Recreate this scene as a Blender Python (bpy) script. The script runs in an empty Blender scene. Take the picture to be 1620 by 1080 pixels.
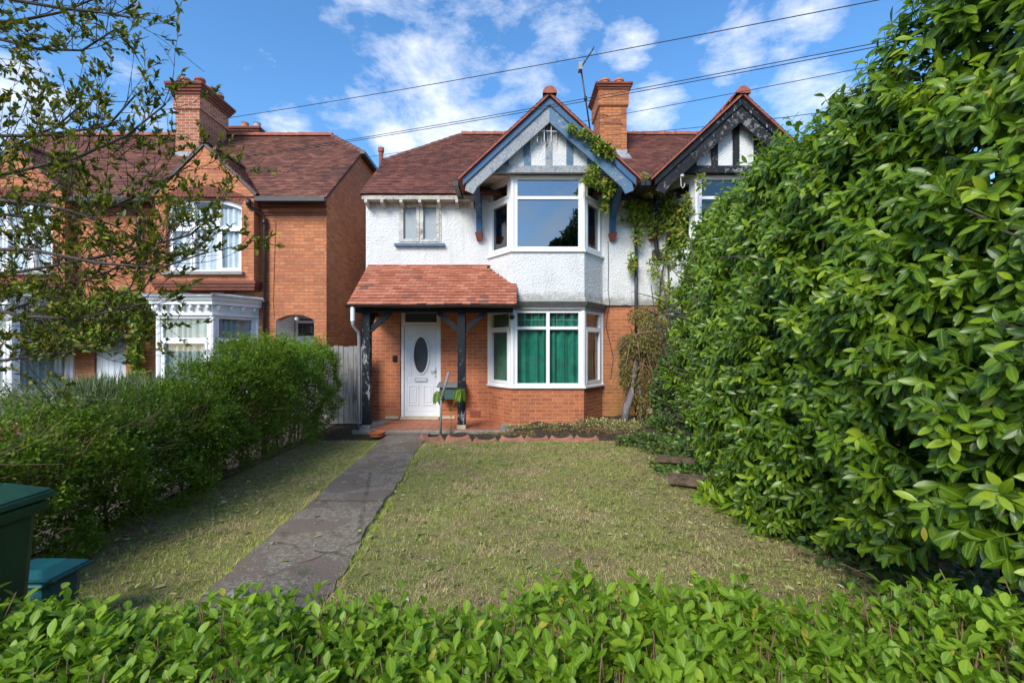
import bpy, bmesh, math, random
import numpy as np
from mathutils import Vector, Matrix
from mathutils.geometry import tessellate_polygon

rad = math.radians
random.seed(7)
rng = np.random.default_rng(11)
scene = bpy.context.scene
COL = scene.collection

# ------------------------------------------------------------------ camera
cam_d = bpy.data.cameras.new('camera')
cam = bpy.data.objects.new('camera', cam_d)
COL.objects.link(cam)
cam.location = (0, 0, 1.6)
cam.rotation_euler = (rad(90), 0, 0)
cam_d.lens = 16.0
cam_d.sensor_width = 36.0
cam_d.shift_y = 12 / 1620
cam_d.clip_start = 0.02
cam_d.clip_end = 2000
cam_d.dof.use_dof = True
cam_d.dof.focus_distance = 8.5
cam_d.dof.aperture_fstop = 8.0
scene.camera = cam

# ------------------------------------------------------------------ sun, sky, exposure
SUN_EL, SUN_AZ = 38.0, 207.0          # azimuth clockwise from +Y (north): behind and left of the camera
sd = Vector((math.sin(rad(SUN_AZ)) * math.cos(rad(SUN_EL)), math.cos(rad(SUN_AZ)) * math.cos(rad(SUN_EL)), math.sin(rad(SUN_EL))))
sun_d = bpy.data.lights.new('sun', 'SUN')
sun_d.energy = 2.2
sun_d.angle = rad(25.0)
sun_d.color = (1.0, 0.95, 0.87)
sun = bpy.data.objects.new('sun', sun_d)
COL.objects.link(sun)
sun.rotation_euler = sd.to_track_quat('Z', 'Y').to_euler()
sun.location = (-20, -20, 30)

scene.view_settings.view_transform = 'Standard'
scene.view_settings.look = 'None'
scene.view_settings.gamma = 1
scene.view_settings.exposure = 0.98

world = bpy.data.worlds.new('World')
scene.world = world
world.use_nodes = True
wn = world.node_tree
wn.nodes.clear()


def nd(nt, typ, **kw):
    n = nt.nodes.new(typ)
    for k, v in kw.items():
        if k.startswith('_'):
            setattr(n, k[1:], v)
        else:
            n.inputs[k].default_value = v
    return n


def mth(nt, op, a, b=None, c=None, clamp=False):
    n = nt.nodes.new('ShaderNodeMath')
    n.operation = op
    n.use_clamp = clamp
    for i, x in enumerate((a, b, c)):
        if x is None:
            continue
        if isinstance(x, (int, float)):
            n.inputs[i].default_value = x
        else:
            nt.links.new(x, n.inputs[i])
    return n.outputs[0]


def mixc(nt, f, a, b, mode='MIX'):
    n = nt.nodes.new('ShaderNodeMix')
    n.data_type = 'RGBA'
    n.blend_type = mode
    for i, x in ((0, f), (6, a), (7, b)):
        if isinstance(x, (int, float)):
            n.inputs[i].default_value = x
        elif isinstance(x, (tuple, list)):
            n.inputs[i].default_value = tuple(x) + ((1,) if len(x) == 3 else ())
        else:
            nt.links.new(x, n.inputs[i])
    return n.outputs[2]


def ramp(nt, f, stops):
    n = nt.nodes.new('ShaderNodeValToRGB')
    while len(n.color_ramp.elements) < len(stops):
        n.color_ramp.elements.new(0.5)
    for e, (p, c) in zip(n.color_ramp.elements, stops):
        e.position = p
        e.color = (c, c, c, 1) if isinstance(c, (int, float)) else tuple(c) + (1,)
    nt.links.new(f, n.inputs[0])
    return n.outputs[0]


def noise(nt, vec, scale, detail=4, rough=0.55, dist=0.0):
    n = nt.nodes.new('ShaderNodeTexNoise')
    n.inputs['Scale'].default_value = scale
    n.inputs['Detail'].default_value = detail
    n.inputs['Roughness'].default_value = rough
    n.inputs['Distortion'].default_value = dist
    if vec is not None:
        nt.links.new(vec, n.inputs['Vector'])
    return n.outputs[0]


def pxdir(x, y):
    return Vector(((x - 810) / 720, 1, (552 - y) / 720)).normalized()


def build_world():
    nt = wn
    sky = nt.nodes.new('ShaderNodeTexSky')
    sky.sky_type = 'NISHITA'
    sky.sun_disc = False
    sky.sun_elevation = rad(SUN_EL)
    sky.sun_rotation = rad(SUN_AZ)
    sky.air_density = 1.0
    sky.dust_density = 0.3
    sky.ozone_density = 2.2
    tc = nt.nodes.new('ShaderNodeTexCoord')
    d = tc.outputs['Generated']
    mp = nt.nodes.new('ShaderNodeMapping')
    mp.inputs['Scale'].default_value = (1.0, 1.0, 2.0)
    nt.links.new(d, mp.inputs['Vector'])
    v = mp.outputs['Vector']
    n1 = noise(nt, v, 3.2, 9, 0.62, 0.35)
    n2 = noise(nt, v, 9.0, 8, 0.65, 0.2)
    dens = mth(nt, 'ADD', mth(nt, 'MULTIPLY', n1, 0.62), mth(nt, 'MULTIPLY', n2, 0.38))
    # clouds seen over the roofs: (pixel x, y, radius in degrees, weight)
    blobs = [(660, 10, 10, .19), (750, 130, 9.5, .21), (620, 95, 8.0, .15), (860, 40, 6.0, .13), (990, 75, 2.4, .21), (1020, 180, 3.2, .18),
             (625, 222, 2.4, .22), (455, 205, 2.4, .20), (395, 40, 5, .10), (1160, 55, 3.0, .12), (1280, 165, 3.2, .13), (22, 170, 3.6, .21),
             (520, 45, 5, .08), (1265, 20, 3, .1), (190, 150, 4, .07), (800, 195, 5, .10)]
    tot = None
    for bx_, by_, r_, w_ in blobs:
        dv = pxdir(bx_, by_)
        dn = nt.nodes.new('ShaderNodeVectorMath')
        dn.operation = 'DOT_PRODUCT'
        nt.links.new(d, dn.inputs[0])
        dn.inputs[1].default_value = dv
        c = math.cos(rad(r_ * 1.5))
        t = mth(nt, 'DIVIDE', mth(nt, 'SUBTRACT', dn.outputs['Value'], c), 1 - c, clamp=True)
        t = mth(nt, 'MULTIPLY', mth(nt, 'POWER', t, 1.0), w_)
        tot = t if tot is None else mth(nt, 'MAXIMUM', tot, t)
    # broken cloud behind the camera too (seen mirrored in the glass)
    sep = nt.nodes.new('ShaderNodeSeparateXYZ')
    nt.links.new(d, sep.inputs[0])
    back = mth(nt, 'MULTIPLY', mth(nt, 'LESS_THAN', sep.outputs[1], 0.0), 0.10)
    dens = mth(nt, 'ADD', mth(nt, 'ADD', dens, tot), back)
    cov = ramp(nt, dens, [(0.59, 0.0), (0.67, 0.36), (0.78, 0.90)])
    shade = noise(nt, v, 5.0, 5, 0.6)
    ccol = mixc(nt, mth(nt, 'MULTIPLY', shade, 0.7), (4.8, 4.8, 4.9), (3.2, 3.45, 4.0))
    hs = nt.nodes.new('ShaderNodeHueSaturation')
    hs.inputs['Saturation'].default_value = 1.24
    hs.inputs['Value'].default_value = 0.92
    nt.links.new(sky.outputs[0], hs.inputs['Color'])
    col = mixc(nt, cov, hs.outputs[0], ccol)
    bg = nt.nodes.new('ShaderNodeBackground')
    bg.inputs['Strength'].default_value = 0.15
    nt.links.new(col, bg.inputs['Color'])
    out = nt.nodes.new('ShaderNodeOutputWorld')
    nt.links.new(bg.outputs[0], out.inputs[0])


build_world()


# ------------------------------------------------------------------ materials
def new_mat(name):
    m = bpy.data.materials.new(name)
    m.use_nodes = True
    nt = m.node_tree
    b = nt.nodes['Principled BSDF']
    return m, nt, b


def pos(nt):
    g = nt.nodes.new('ShaderNodeNewGeometry')
    return g.outputs['Position']


def uvn(nt):
    n = nt.nodes.new('ShaderNodeUVMap')
    n.uv_map = 'uv'
    return n.outputs[0]


def rnd(nt):
    n = nt.nodes.new('ShaderNodeAttribute')
    n.attribute_name = 'rnd'
    return n.outputs['Fac']


def bump(nt, b, h, strength=0.5, dist=0.01):
    n = nt.nodes.new('ShaderNodeBump')
    n.inputs['Strength'].default_value = strength
    n.inputs['Distance'].default_value = dist
    nt.links.new(h, n.inputs['Height'])
    nt.links.new(n.outputs[0], b.inputs['Normal'])


def m_plain(name, c, rough=0.6, var=0.15, scale=6.0, bmp=0.0, bscale=80, spec=0.5, metal=0.0):
    m, nt, b = new_mat(name)
    p = pos(nt)
    n = noise(nt, p, scale, 6, 0.65)
    lo = tuple(x * (1 - var) for x in c)
    hi = tuple(min(1, x * (1 + var)) for x in c)
    nt.links.new(ramp(nt, n, [(0.3, lo), (0.7, hi)]), b.inputs['Base Color'])
    b.inputs['Roughness'].default_value = rough
    b.inputs['Specular IOR Level'].default_value = spec
    b.inputs['Metallic'].default_value = metal
    if bmp:
        bump(nt, b, noise(nt, p, bscale, 4, 0.6), bmp, 0.004)
    return m


def m_brick(name, c1, c2, mortar, grime=0.35, moss=0.0, bw=0.225, bh=0.0762, dark=(0.10, 0.04, 0.025), mox=None, msz=0.0085):
    m, nt, b = new_mat(name)
    uv = uvn(nt)
    # slight wobble of the courses
    p = pos(nt)
    wob = nt.nodes.new('ShaderNodeVectorMath')
    wob.operation = 'MULTIPLY_ADD'
    nz = nt.nodes.new('ShaderNodeTexNoise')
    nz.inputs['Scale'].default_value = 9
    nt.links.new(p, nz.inputs['Vector'])
    nt.links.new(nz.outputs['Color'], wob.inputs[0])
    wob.inputs[1].default_value = (0.006, 0.006, 0)
    nt.links.new(uv, wob.inputs[2])
    br = nt.nodes.new('ShaderNodeTexBrick')
    nt.links.new(wob.outputs[0], br.inputs['Vector'])
    br.inputs['Scale'].default_value = 1
    br.inputs['Brick Width'].default_value = bw
    br.inputs['Row Height'].default_value = bh
    br.inputs['Mortar Size'].default_value = msz
    br.inputs['Mortar Smooth'].default_value = 0.1
    br.inputs['Bias'].default_value = -0.1
    br.inputs['Color1'].default_value = c1 + (1,)
    br.inputs['Color2'].default_value = c2 + (1,)
    br.inputs['Mortar'].default_value = mortar + (1,)
    big = noise(nt, p, 1.3, 6, 0.7)
    fine = noise(nt, p, 28, 5, 0.7)
    col = mixc(nt, mth(nt, 'MULTIPLY', ramp(nt, big, [(0.42, 0.0), (0.68, 1.0)]), grime), br.outputs['Color'], dark)
    # scattered single burnt bricks: cell noise on the brick grid
    mpb = nt.nodes.new('ShaderNodeMapping')
    mpb.inputs['Scale'].default_value = (1 / 0.2255, 1 / bh, 1)
    nt.links.new(uv, mpb.inputs['Vector'])
    wnz = nt.nodes.new('ShaderNodeTexWhiteNoise')
    fl = nt.nodes.new('ShaderNodeVectorMath')
    fl.operation = 'FLOOR'
    nt.links.new(mpb.outputs[0], fl.inputs[0])
    nt.links.new(fl.outputs[0], wnz.inputs['Vector'])
    notm = mth(nt, 'SUBTRACT', 1.0, br.outputs['Fac'])
    col = mixc(nt, mth(nt, 'MULTIPLY', mth(nt, 'MULTIPLY', ramp(nt, wnz.outputs['Value'], [(0.25, 0.0), (1.0, 0.55)]), notm), 1.0), col, dark)
    col = mixc(nt, mth(nt, 'MULTIPLY', ramp(nt, fine, [(0.5, 0.0), (0.75, 1.0)]), 0.35), col, tuple(min(1, x * 1.5 + .03) for x in c1))
    if moss > 0:
        sp = nt.nodes.new('ShaderNodeSeparateXYZ')
        nt.links.new(p, sp.inputs[0])
        mx = mth(nt, 'MULTIPLY', mth(nt, 'SUBTRACT', sp.outputs[0], mox or 1.2), 0.9, clamp=True)
        mz = ramp(nt, mth(nt, 'MULTIPLY', sp.outputs[2], 0.4), [(0.05, .9), (0.9, 0.1)])
        mm = mth(nt, 'MULTIPLY', mth(nt, 'MULTIPLY', mx, mz), ramp(nt, noise(nt, p, 2.5, 6, .7), [(0.35, 0.1), (0.6, 1.0)]))
        col = mixc(nt, mth(nt, 'MULTIPLY', mm, moss), col, (0.17, 0.14, 0.03))
    nt.links.new(col, b.inputs['Base Color'])
    b.inputs['Roughness'].default_value = 0.88
    b.inputs['Specular IOR Level'].default_value = 0.25
    h = mth(nt, 'ADD', mth(nt, 'MULTIPLY', notm, 1.0), mth(nt, 'MULTIPLY', fine, 0.5))
    bump(nt, b, h, 0.7, 0.006)
    return m


def m_render(name):
    m, nt, b = new_mat(name)
    p = pos(nt)
    n1 = noise(nt, p, 26, 4, 0.6, 0.25)
    vo = nt.nodes.new('ShaderNodeTexVoronoi')
    vo.inputs['Scale'].default_value = 30
    nt.links.new(p, vo.inputs['Vector'])
    big = noise(nt, p, 1.6, 6, 0.7)
    col = mixc(nt, mth(nt, 'MULTIPLY', ramp(nt, big, [(0.45, 0.0), (0.75, 1.0)]), 0.5), (0.70, 0.70, 0.685), (0.50, 0.50, 0.47))
    pits = ramp(nt, noise(nt, p, 60, 3, 0.6), [(0.30, 1.0), (0.38, 0.0)])
    col = mixc(nt, mth(nt, 'MULTIPLY', pits, 0.5), col, (0.38, 0.38, 0.38))
    # algae rising from the bottom edge of the render
    sp = nt.nodes.new('ShaderNodeSeparateXYZ')
    nt.links.new(p, sp.inputs[0])
    zz = mth(nt, 'ADD', sp.outputs[2], mth(nt, 'MULTIPLY', noise(nt, p, 7, 6, 0.8), -0.55))
    al = ramp(nt, mth(nt, 'SUBTRACT', zz, 2.0), [(0.34, 1.0), (0.50, 0.0)])
    col = mixc(nt, mth(nt, 'MULTIPLY', al, 0.75), col, (0.20, 0.19, 0.15))
    stz = nt.nodes.new('ShaderNodeMapping')
    stz.inputs['Scale'].default_value = (9, 9, .7)
    nt.links.new(p, stz.inputs['Vector'])
    stk = ramp(nt, noise(nt, stz.outputs[0], 1.0, 6, .7), [(.52, 0.0), (.72, 1.0)])
    col = mixc(nt, mth(nt, 'MULTIPLY', stk, 0.28), col, (0.36, 0.35, 0.31))
    # cracked patches
    cr = ramp(nt, noise(nt, p, 3.0, 8, 0.75, 1.0), [(0.66, 0.0), (0.69, 1.0)])
    col = mixc(nt, mth(nt, 'MULTIPLY', cr, 0.35), col, (0.38, 0.36, 0.33))
    nt.links.new(col, b.inputs['Base Color'])
    b.inputs['Roughness'].default_value = 0.9
    b.inputs['Specular IOR Level'].default_value = 0.2
    h = mth(nt, 'ADD', n1, mth(nt, 'MULTIPLY', vo.outputs['Distance'], 0.6))
    bump(nt, b, h, 0.75, 0.022)
    return m


def m_tile(name, stops, lichen=0.25, lic=(0.25, 0.20, 0.16), darkc=(0.055, 0.03, 0.028), dk=0.5):
    m, nt, b = new_mat(name)
    p = pos(nt)
    c = ramp(nt, rnd(nt), stops)
    big = noise(nt, p, 0.9, 7, 0.7)
    c = mixc(nt, mth(nt, 'MULTIPLY', ramp(nt, big, [(0.45, 0.0), (0.68, 1.0)]), dk), c, darkc)
    f = noise(nt, p, 16, 6, 0.75)
    c = mixc(nt, mth(nt, 'MULTIPLY', ramp(nt, f, [(0.52, 0.0), (0.72, 1.0)]), lichen), c, lic)
    nt.links.new(c, b.inputs['Base Color'])
    b.inputs['Roughness'].default_value = 0.8
    b.inputs['Specular IOR Level'].default_value = 0.3
    bump(nt, b, noise(nt, p, 70, 4, 0.7), 0.4, 0.004)
    return m


def m_flaky(name, base, under, lo=0.5, hi=0.56, sc=9.0, stretch=(1, 1, 1), base2=None, rough=.7):
    m, nt, b = new_mat(name)
    p = pos(nt)
    mp = nt.nodes.new('ShaderNodeMapping')
    mp.inputs['Scale'].default_value = stretch
    nt.links.new(p, mp.inputs['Vector'])
    n = noise(nt, mp.outputs[0], sc, 8, 0.75, 0.4)
    n2 = noise(nt, p, 1.1, 3, 0.5)
    f = ramp(nt, mth(nt, 'ADD', n, mth(nt, 'MULTIPLY', mth(nt, 'SUBTRACT', n2, 0.5), 0.45)), [(lo, 0.0), (hi, 1.0)])
    bc = mixc(nt, ramp(nt, noise(nt, p, 3.5, 4, .6), [(.35, 0.0), (.7, 1.0)]), base, base2 or tuple(x * .6 for x in base))
    uc = mixc(nt, ramp(nt, noise(nt, p, 40, 4, .7), [(.35, 0.0), (.6, 1.0)]), under, tuple(x * .45 for x in under))
    nt.links.new(mixc(nt, f, bc, uc), b.inputs['Base Color'])
    b.inputs['Roughness'].default_value = rough
    b.inputs['Specular IOR Level'].default_value = .2
    bump(nt, b, mth(nt, 'SUBTRACT', 1.0, f), 0.5, 0.004)
    return m


def m_glass(name, tint=(0.9, 0.95, 0.93), refl=0.25, rough=0.0):
    m = bpy.data.materials.new(name)
    m.use_nodes = True
    nt = m.node_tree
    nt.nodes.clear()
    o = nt.nodes.new('ShaderNodeOutputMaterial')
    tr = nt.nodes.new('ShaderNodeBsdfTransparent')
    tr.inputs[0].default_value = tint + (1,)
    gl = nt.nodes.new('ShaderNodeBsdfGlossy')
    gl.inputs['Roughness'].default_value = rough
    gl.inputs['Color'].default_value = (0.95, 0.97, 1, 1)
    p = pos(nt)
    bp = nt.nodes.new('ShaderNodeBump')
    bp.inputs['Strength'].default_value = 0.03
    bp.inputs['Distance'].default_value = 0.02
    nt.links.new(noise(nt, p, 1.5, 2, .5), bp.inputs['Height'])
    nt.links.new(bp.outputs[0], gl.inputs['Normal'])
    lw = nt.nodes.new('ShaderNodeFresnel')
    geo = nt.nodes.new('ShaderNodeNewGeometry')
    nt.links.new(mth(nt, 'SUBTRACT', 1.5, mth(nt, 'MULTIPLY', geo.outputs['Backfacing'], 1.5 - 1 / 1.5)), lw.inputs['IOR'])
    f = mth(nt, 'ADD', lw.outputs[0], refl, clamp=True)
    mx = nt.nodes.new('ShaderNodeMixShader')
    nt.links.new(f, mx.inputs[0])
    nt.links.new(tr.outputs[0], mx.inputs[1])
    nt.links.new(gl.outputs[0], mx.inputs[2])
    nt.links.new(mx.outputs[0], o.inputs[0])
    return m


def m_leaf(name, stops, rough=0.4, trans=0.3, spec=0.5, patch=None, tcol=None, vein=None):
    m, nt, b = new_mat(name)
    c = ramp(nt, rnd(nt), stops)
    c = mixc(nt, mth(nt, 'MULTIPLY', ramp(nt, noise(nt, pos(nt), 45, 3, .6), [(.45, 0.0), (.75, 1.0)]), .25), c, tuple(x * .55 for x in stops[1][1]))
    if vein:
        va = nt.nodes.new('ShaderNodeAttribute')
        va.attribute_name = 'vein'
        c = mixc(nt, mth(nt, 'MULTIPLY', ramp(nt, va.outputs['Fac'], [(.80, 0.0), (.97, 1.0)]), .6), c, vein)
    if patch:
        c = mixc(nt, ramp(nt, noise(nt, pos(nt), patch[0], 4, .6), [(patch[1], 0.0), (patch[2], 1.0)]), c, patch[3])
    nt.links.new(c, b.inputs['Base Color'])
    b.inputs['Roughness'].default_value = rough
    b.inputs['Specular IOR Level'].default_value = spec
    t = nt.nodes.new('ShaderNodeBsdfTranslucent')
    tc = mixc(nt, 1.0, c, tcol or (1.4, 1.5, 0.5), 'MULTIPLY')
    nt.links.new(tc, t.inputs[0])
    mx = nt.nodes.new('ShaderNodeMixShader')
    mx.inputs[0].default_value = trans
    nt.links.new(b.outputs[0], mx.inputs[1])
    nt.links.new(t.outputs[0], mx.inputs[2])
    nt.links.new(mx.outputs[0], nt.nodes['Material Output'].inputs[0])
    return m


def m_fabric(name, c, var=.25, trans=0.0):
    m, nt, b = new_mat(name)
    p = pos(nt)
    nt.links.new(ramp(nt, noise(nt, p, 3, 4, .6), [(.3, tuple(x * (1 - var) for x in c)), (.7, tuple(min(1, x * (1 + var)) for x in c))]), b.inputs['Base Color'])
    b.inputs['Roughness'].default_value = 0.9
    return m


M = {}
M['brick_main'] = m_brick('brick_orange_red', (0.54, 0.180, 0.072), (0.47, 0.145, 0.058), (0.54, 0.31, 0.20), 0.35, moss=0.9, mox=1.35, dark=(0.22, 0.07, 0.04), msz=0.0062)
M['brick_left'] = m_brick('brick_bright_orange', (0.60, 0.225, 0.10), (0.53, 0.18, 0.075), (0.28, 0.15, 0.09), 0.4, dark=(0.24, 0.085, 0.05), msz=.0075)
M['brick_trim'] = m_brick('brick_dark_trim', (0.26, 0.075, 0.045), (0.22, 0.06, 0.04), (0.15, 0.09, 0.07), 0.5)
M['brick_chim'] = m_brick('brick_chimney', (0.52, 0.20, 0.075), (0.45, 0.15, 0.06), (0.22, 0.11, 0.065), 0.2)
M['brick_chim2'] = m_brick('brick_chimney_pale_joint', (0.48, 0.165, 0.078), (0.39, 0.125, 0.06), (0.48, 0.38, 0.31), 0.25)
M['render'] = m_render('white_pebble_render')
M['tile_main'] = m_tile('roof_tile_brown_red', [(0, (0.125, 0.045, 0.035)), (0.5, (0.20, 0.072, 0.05)), (0.85, (0.27, 0.105, 0.07)), (1, (0.10, 0.05, 0.045))], 0.35, dk=.55)
M['tile_left'] = m_tile('roof_tile_brown_orange', [(0, (0.14, 0.05, 0.036)), (0.5, (0.22, 0.085, 0.055)), (0.9, (0.30, 0.13, 0.085)), (1, (0.11, 0.055, 0.05))], 0.35, dk=.6)
M['tile_porch'] = m_tile('roof_tile_orange', [(0, (0.33, 0.105, 0.06)), (0.5, (0.42, 0.145, 0.08)), (0.93, (0.50, 0.20, 0.12)), (0.965, (0.24, 0.10, 0.07)), (1, (0.16, 0.085, 0.07))], 0.35, lic=(0.22, 0.13, 0.09), dk=.30, darkc=(0.17, 0.07, 0.05))
M['ridge'] = m_plain('ridge_tile_clay', (0.32, 0.09, 0.055), .75, .35, 7, .4)
M['ridge_dark'] = m_plain('hip_tile_weathered', (0.16, 0.065, 0.05), .85, .4, 7, .4)
M['mortar'] = m_plain('pale_mortar', (0.50, 0.40, 0.34), .95, .3, 12, .5)
M['upvc'] = m_plain('white_upvc', (0.80, 0.80, 0.80), .35, .04, 3)
M['door_white'] = m_plain('white_door_plastic', (0.74, 0.77, 0.80), .35, .04, 2)
M['groove'] = m_plain('grey_moulding_line', (0.50, 0.53, 0.57), .5, .08, 5)
M['old_white'] = m_flaky('old_white_paint', (0.62, 0.60, 0.54), (0.34, 0.30, 0.24), .56, .66, 14)
M['cream'] = m_flaky('cream_soffit_paint', (0.56, 0.53, 0.45), (0.25, 0.2, 0.15), .6, .7, 8)
M['blue'] = m_flaky('flaking_blue_paint', (0.085, 0.165, 0.27), (0.38, 0.40, 0.41), .54, .61, 9, (1, 1, 1), (0.11, 0.19, 0.27))
M['blue_bad'] = m_flaky('badly_flaking_blue_paint', (0.15, 0.22, 0.30), (0.46, 0.47, 0.48), .36, .48, 11, (1, 1, 1), (0.11, 0.18, 0.27))
M['blue_clean'] = m_flaky('blue_gloss_paint', (0.055, 0.13, 0.24), (0.33, 0.36, 0.38), .60, .67, 10, (1, 1, .5), (0.06, 0.12, 0.21), .6)
M['black_wood'] = m_flaky('flaking_black_paint', (0.017, 0.021, 0.028), (0.50, 0.50, 0.48), .60, .64, 14, (1, 1, .45))
M['black_wood2'] = m_flaky('weathered_black_paint', (0.022, 0.024, 0.028), (0.32, 0.31, 0.30), .55, .60, 12)
M['iron'] = m_plain('black_painted_iron', (0.018, 0.018, 0.02), .4, .3, 10)
M['brown_pipe'] = m_plain('dark_brown_pipe', (0.035, 0.02, 0.017), .4, .3, 10)
M['lead'] = m_plain('grey_lead', (0.30, 0.31, 0.33), .6, .3, 6, .5, 20)
M['lead_dark'] = m_plain('weathered_lead', (0.17, 0.17, 0.17), .7, .3, 6, .5, 20)
M['grey_pipe'] = m_plain('faded_grey_pipe', (0.22, 0.225, 0.23), .6, .15, 8, spec=.25)
M['concrete'] = m_plain('old_concrete', (0.26, 0.24, 0.21), .95, .3, 9, .6, 60)
M['pale_stone'] = m_plain('pale_painted_stone', (0.52, 0.44, 0.30), .85, .2, 9, .4)
M['quarry'] = m_plain('red_quarry_tile', (0.40, 0.14, 0.07), .6, .3, 5, .2)
M['leading'] = m_plain('grey_leading', (0.22, 0.30, 0.28), .6)
M['glass'] = m_glass('window_glass', (0.97, 0.99, 0.98), 0.0)
M['glass_sky'] = m_glass('coated_window_glass', (0.6, 0.65, 0.65), 0.16)
M['glass_dark'] = m_glass('side_window_glass', (0.7, 0.74, 0.74), 0.03)
M['glass_obs'] = m_plain('obscure_glass', (0.055, 0.065, 0.07), .25, .3, 60, .6, 120, 0.6)
M['glass_net'] = m_plain('patterned_grey_glass', (0.30, 0.34, 0.35), .3, .2, 40, .8, 140, 0.5)
M['curtain_green'] = m_fabric('green_curtain', (0.008, 0.155, 0.105), .4)
M['curtain_white'] = m_fabric('pale_net_curtain', (0.60, 0.62, 0.65), .12)
M['curtain_grey'] = m_fabric('grey_curtain', (0.34, 0.38, 0.39), .15)
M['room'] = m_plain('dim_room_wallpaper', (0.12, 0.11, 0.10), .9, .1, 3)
M['pink'] = m_leaf('pink_petal', [(0, (0.55, 0.10, 0.13)), (1, (0.7, 0.25, 0.25))], .6, .2)
M['plaster'] = m_plain('white_porch_plaster', (0.72, 0.72, 0.74), .8, .05, 3)
M['weathered'] = m_flaky('weathered_grey_fence_wood', (0.27, 0.26, 0.25), (0.14, 0.135, 0.13), .5, .62, 6, (6, 6, .35), (0.2, 0.19, 0.18))
M['sleeper'] = m_flaky('rotten_brown_plank', (0.16, 0.11, 0.075), (0.10, 0.085, 0.05), .5, .6, 9, (1, 1, 1), (0.11, 0.075, 0.05))
M['sleeper_grey'] = m_plain('silver_grey_plank', (0.30, 0.27, 0.26), .9, .2, 9, .5)
M['terracotta'] = m_plain('terracotta', (0.50, 0.16, 0.06), .7, .15, 10)
M['corbel'] = m_plain('red_clay_corbel', (0.22, 0.06, 0.04), .7, .2, 10)
M['edging'] = m_plain('terracotta_edging_worn', (0.36, 0.16, 0.11), .9, .35, 8, .6, 50)
M['bin'] = m_plain('green_bin_plastic', (0.022, 0.060, 0.022), .55, .3, 5, .2, 220, .3)
M['bin_lid'] = m_plain('green_bin_lid_plastic', (0.024, 0.085, 0.045), .45, .3, 6, .1, 200, .35)
M['rubber'] = m_plain('black_rubber', (0.02, 0.02, 0.02), .8)
M['teal'] = m_plain('teal_caddy_plastic', (0.008, 0.075, 0.080), .45, .2, 6, .1, 150, spec=.3)
M['teal_mark'] = m_plain('pale_print_on_caddy', (0.10, 0.25, 0.27), .6)
M['planter'] = m_plain('dull_green_metal', (0.045, 0.095, 0.085), .5, .3, 8)
M['slate'] = m_plain('mossy_grey_top', (0.16, 0.17, 0.16), .9, .5, 18, .6)
M['grey_stake'] = m_plain('grey_weathered_stake', (0.24, 0.23, 0.24), .8, .2, 12)
M['cable'] = m_plain('black_cable', (0.012, 0.013, 0.016), .6)
M['aerial_white'] = m_plain('white_aerial_rods', (0.72, 0.72, 0.72), .4, .05)
M['bark'] = m_plain('grey_brown_bark', (0.085, 0.07, 0.058), .95, .45, 18, .8, 50, .2)
M['bark_lilac'] = m_flaky('peeling_grey_bark', (0.20, 0.18, 0.18), (0.36, 0.34, 0.36), .5, .6, 14, (1, 1, .5), (0.10, 0.085, 0.075))
M['twig'] = m_plain('dry_brown_twig', (0.24, 0.155, 0.085), .9, .35, 20)
M['twig_dark'] = m_plain('dark_twig', (0.06, 0.046, 0.035), .95, .35, 20, spec=.2)
M['brass'] = m_plain('white_handle_metal', (0.62, 0.64, 0.66), .3, .05, metal=.0)
M['black_plastic'] = m_plain('black_plastic', (0.02, 0.02, 0.02), .3)
M['yellowtag'] = m_plain('pale_yellow_card', (0.6, 0.56, 0.36), .8)
M['asphalt'] = m_plain('road_asphalt', (0.05, 0.05, 0.052), .9, .2, 30, .5, 150)
M['paving'] = m_plain('pavement_slabs', (0.24, 0.23, 0.21), .9, .2, 8, .4, 80)
M['gravel'] = m_plain('pinkish_gravel', (0.13, 0.105, 0.085), .95, .7, 12, 1.0, 60)

M['laurel'] = m_leaf('laurel_leaf', [(0, (0.030, 0.075, 0.004)), (0.45, (0.088, 0.172, 0.006)), (0.8, (0.18, 0.29, 0.010)), (0.965, (0.34, 0.44, 0.03)), (0.985, (0.42, 0.36, 0.04)), (1, (0.22, 0.13, 0.04))], .32, .30, .36, vein=(0.27, 0.37, 0.06))
M['privet'] = m_leaf('privet_leaf', [(0, (0.075, 0.155, 0.010)), (0.45, (0.16, 0.285, 0.014)), (0.8, (0.26, 0.40, 0.022)), (0.96, (0.38, 0.48, 0.04)), (1, (0.48, 0.42, 0.05))], .42, .36, .30, vein=(0.34, 0.45, 0.08))
M['hedge'] = m_leaf('small_hedge_leaf', [(0, (0.05, 0.095, 0.008)), (0.5, (0.12, 0.20, 0.012)), (0.9, (0.22, 0.31, 0.022)), (1, (0.34, 0.35, 0.06))], .5, .33, .25)
M['hedge_lime'] = m_leaf('lime_hedge_leaf', [(0, (0.08, 0.16, 0.014)), (0.5, (0.15, 0.27, 0.02)), (1, (0.26, 0.38, 0.04))], .5, .3, .3)
M['holly'] = m_leaf('tree_leaf', [(0, (0.055, 0.072, 0.014)), (0.5, (0.11, 0.14, 0.018)), (0.80, (0.19, 0.21, 0.024)), (0.90, (0.36, 0.33, 0.025)), (1, (0.34, 0.22, 0.06))], .5, .28, .25)
M['creeper'] = m_leaf('creeper_leaf', [(0, (0.09, 0.14, 0.018)), (0.5, (0.16, 0.24, 0.022)), (0.88, (0.30, 0.35, 0.035)), (1, (0.45, 0.27, 0.06))], .5, .3, .3)
M['ivy'] = m_leaf('dark_ivy_leaf', [(0, (0.028, 0.065, 0.014)), (0.6, (0.06, 0.125, 0.022)), (1, (0.16, 0.22, 0.04))], .45, .2, .35)
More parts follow.
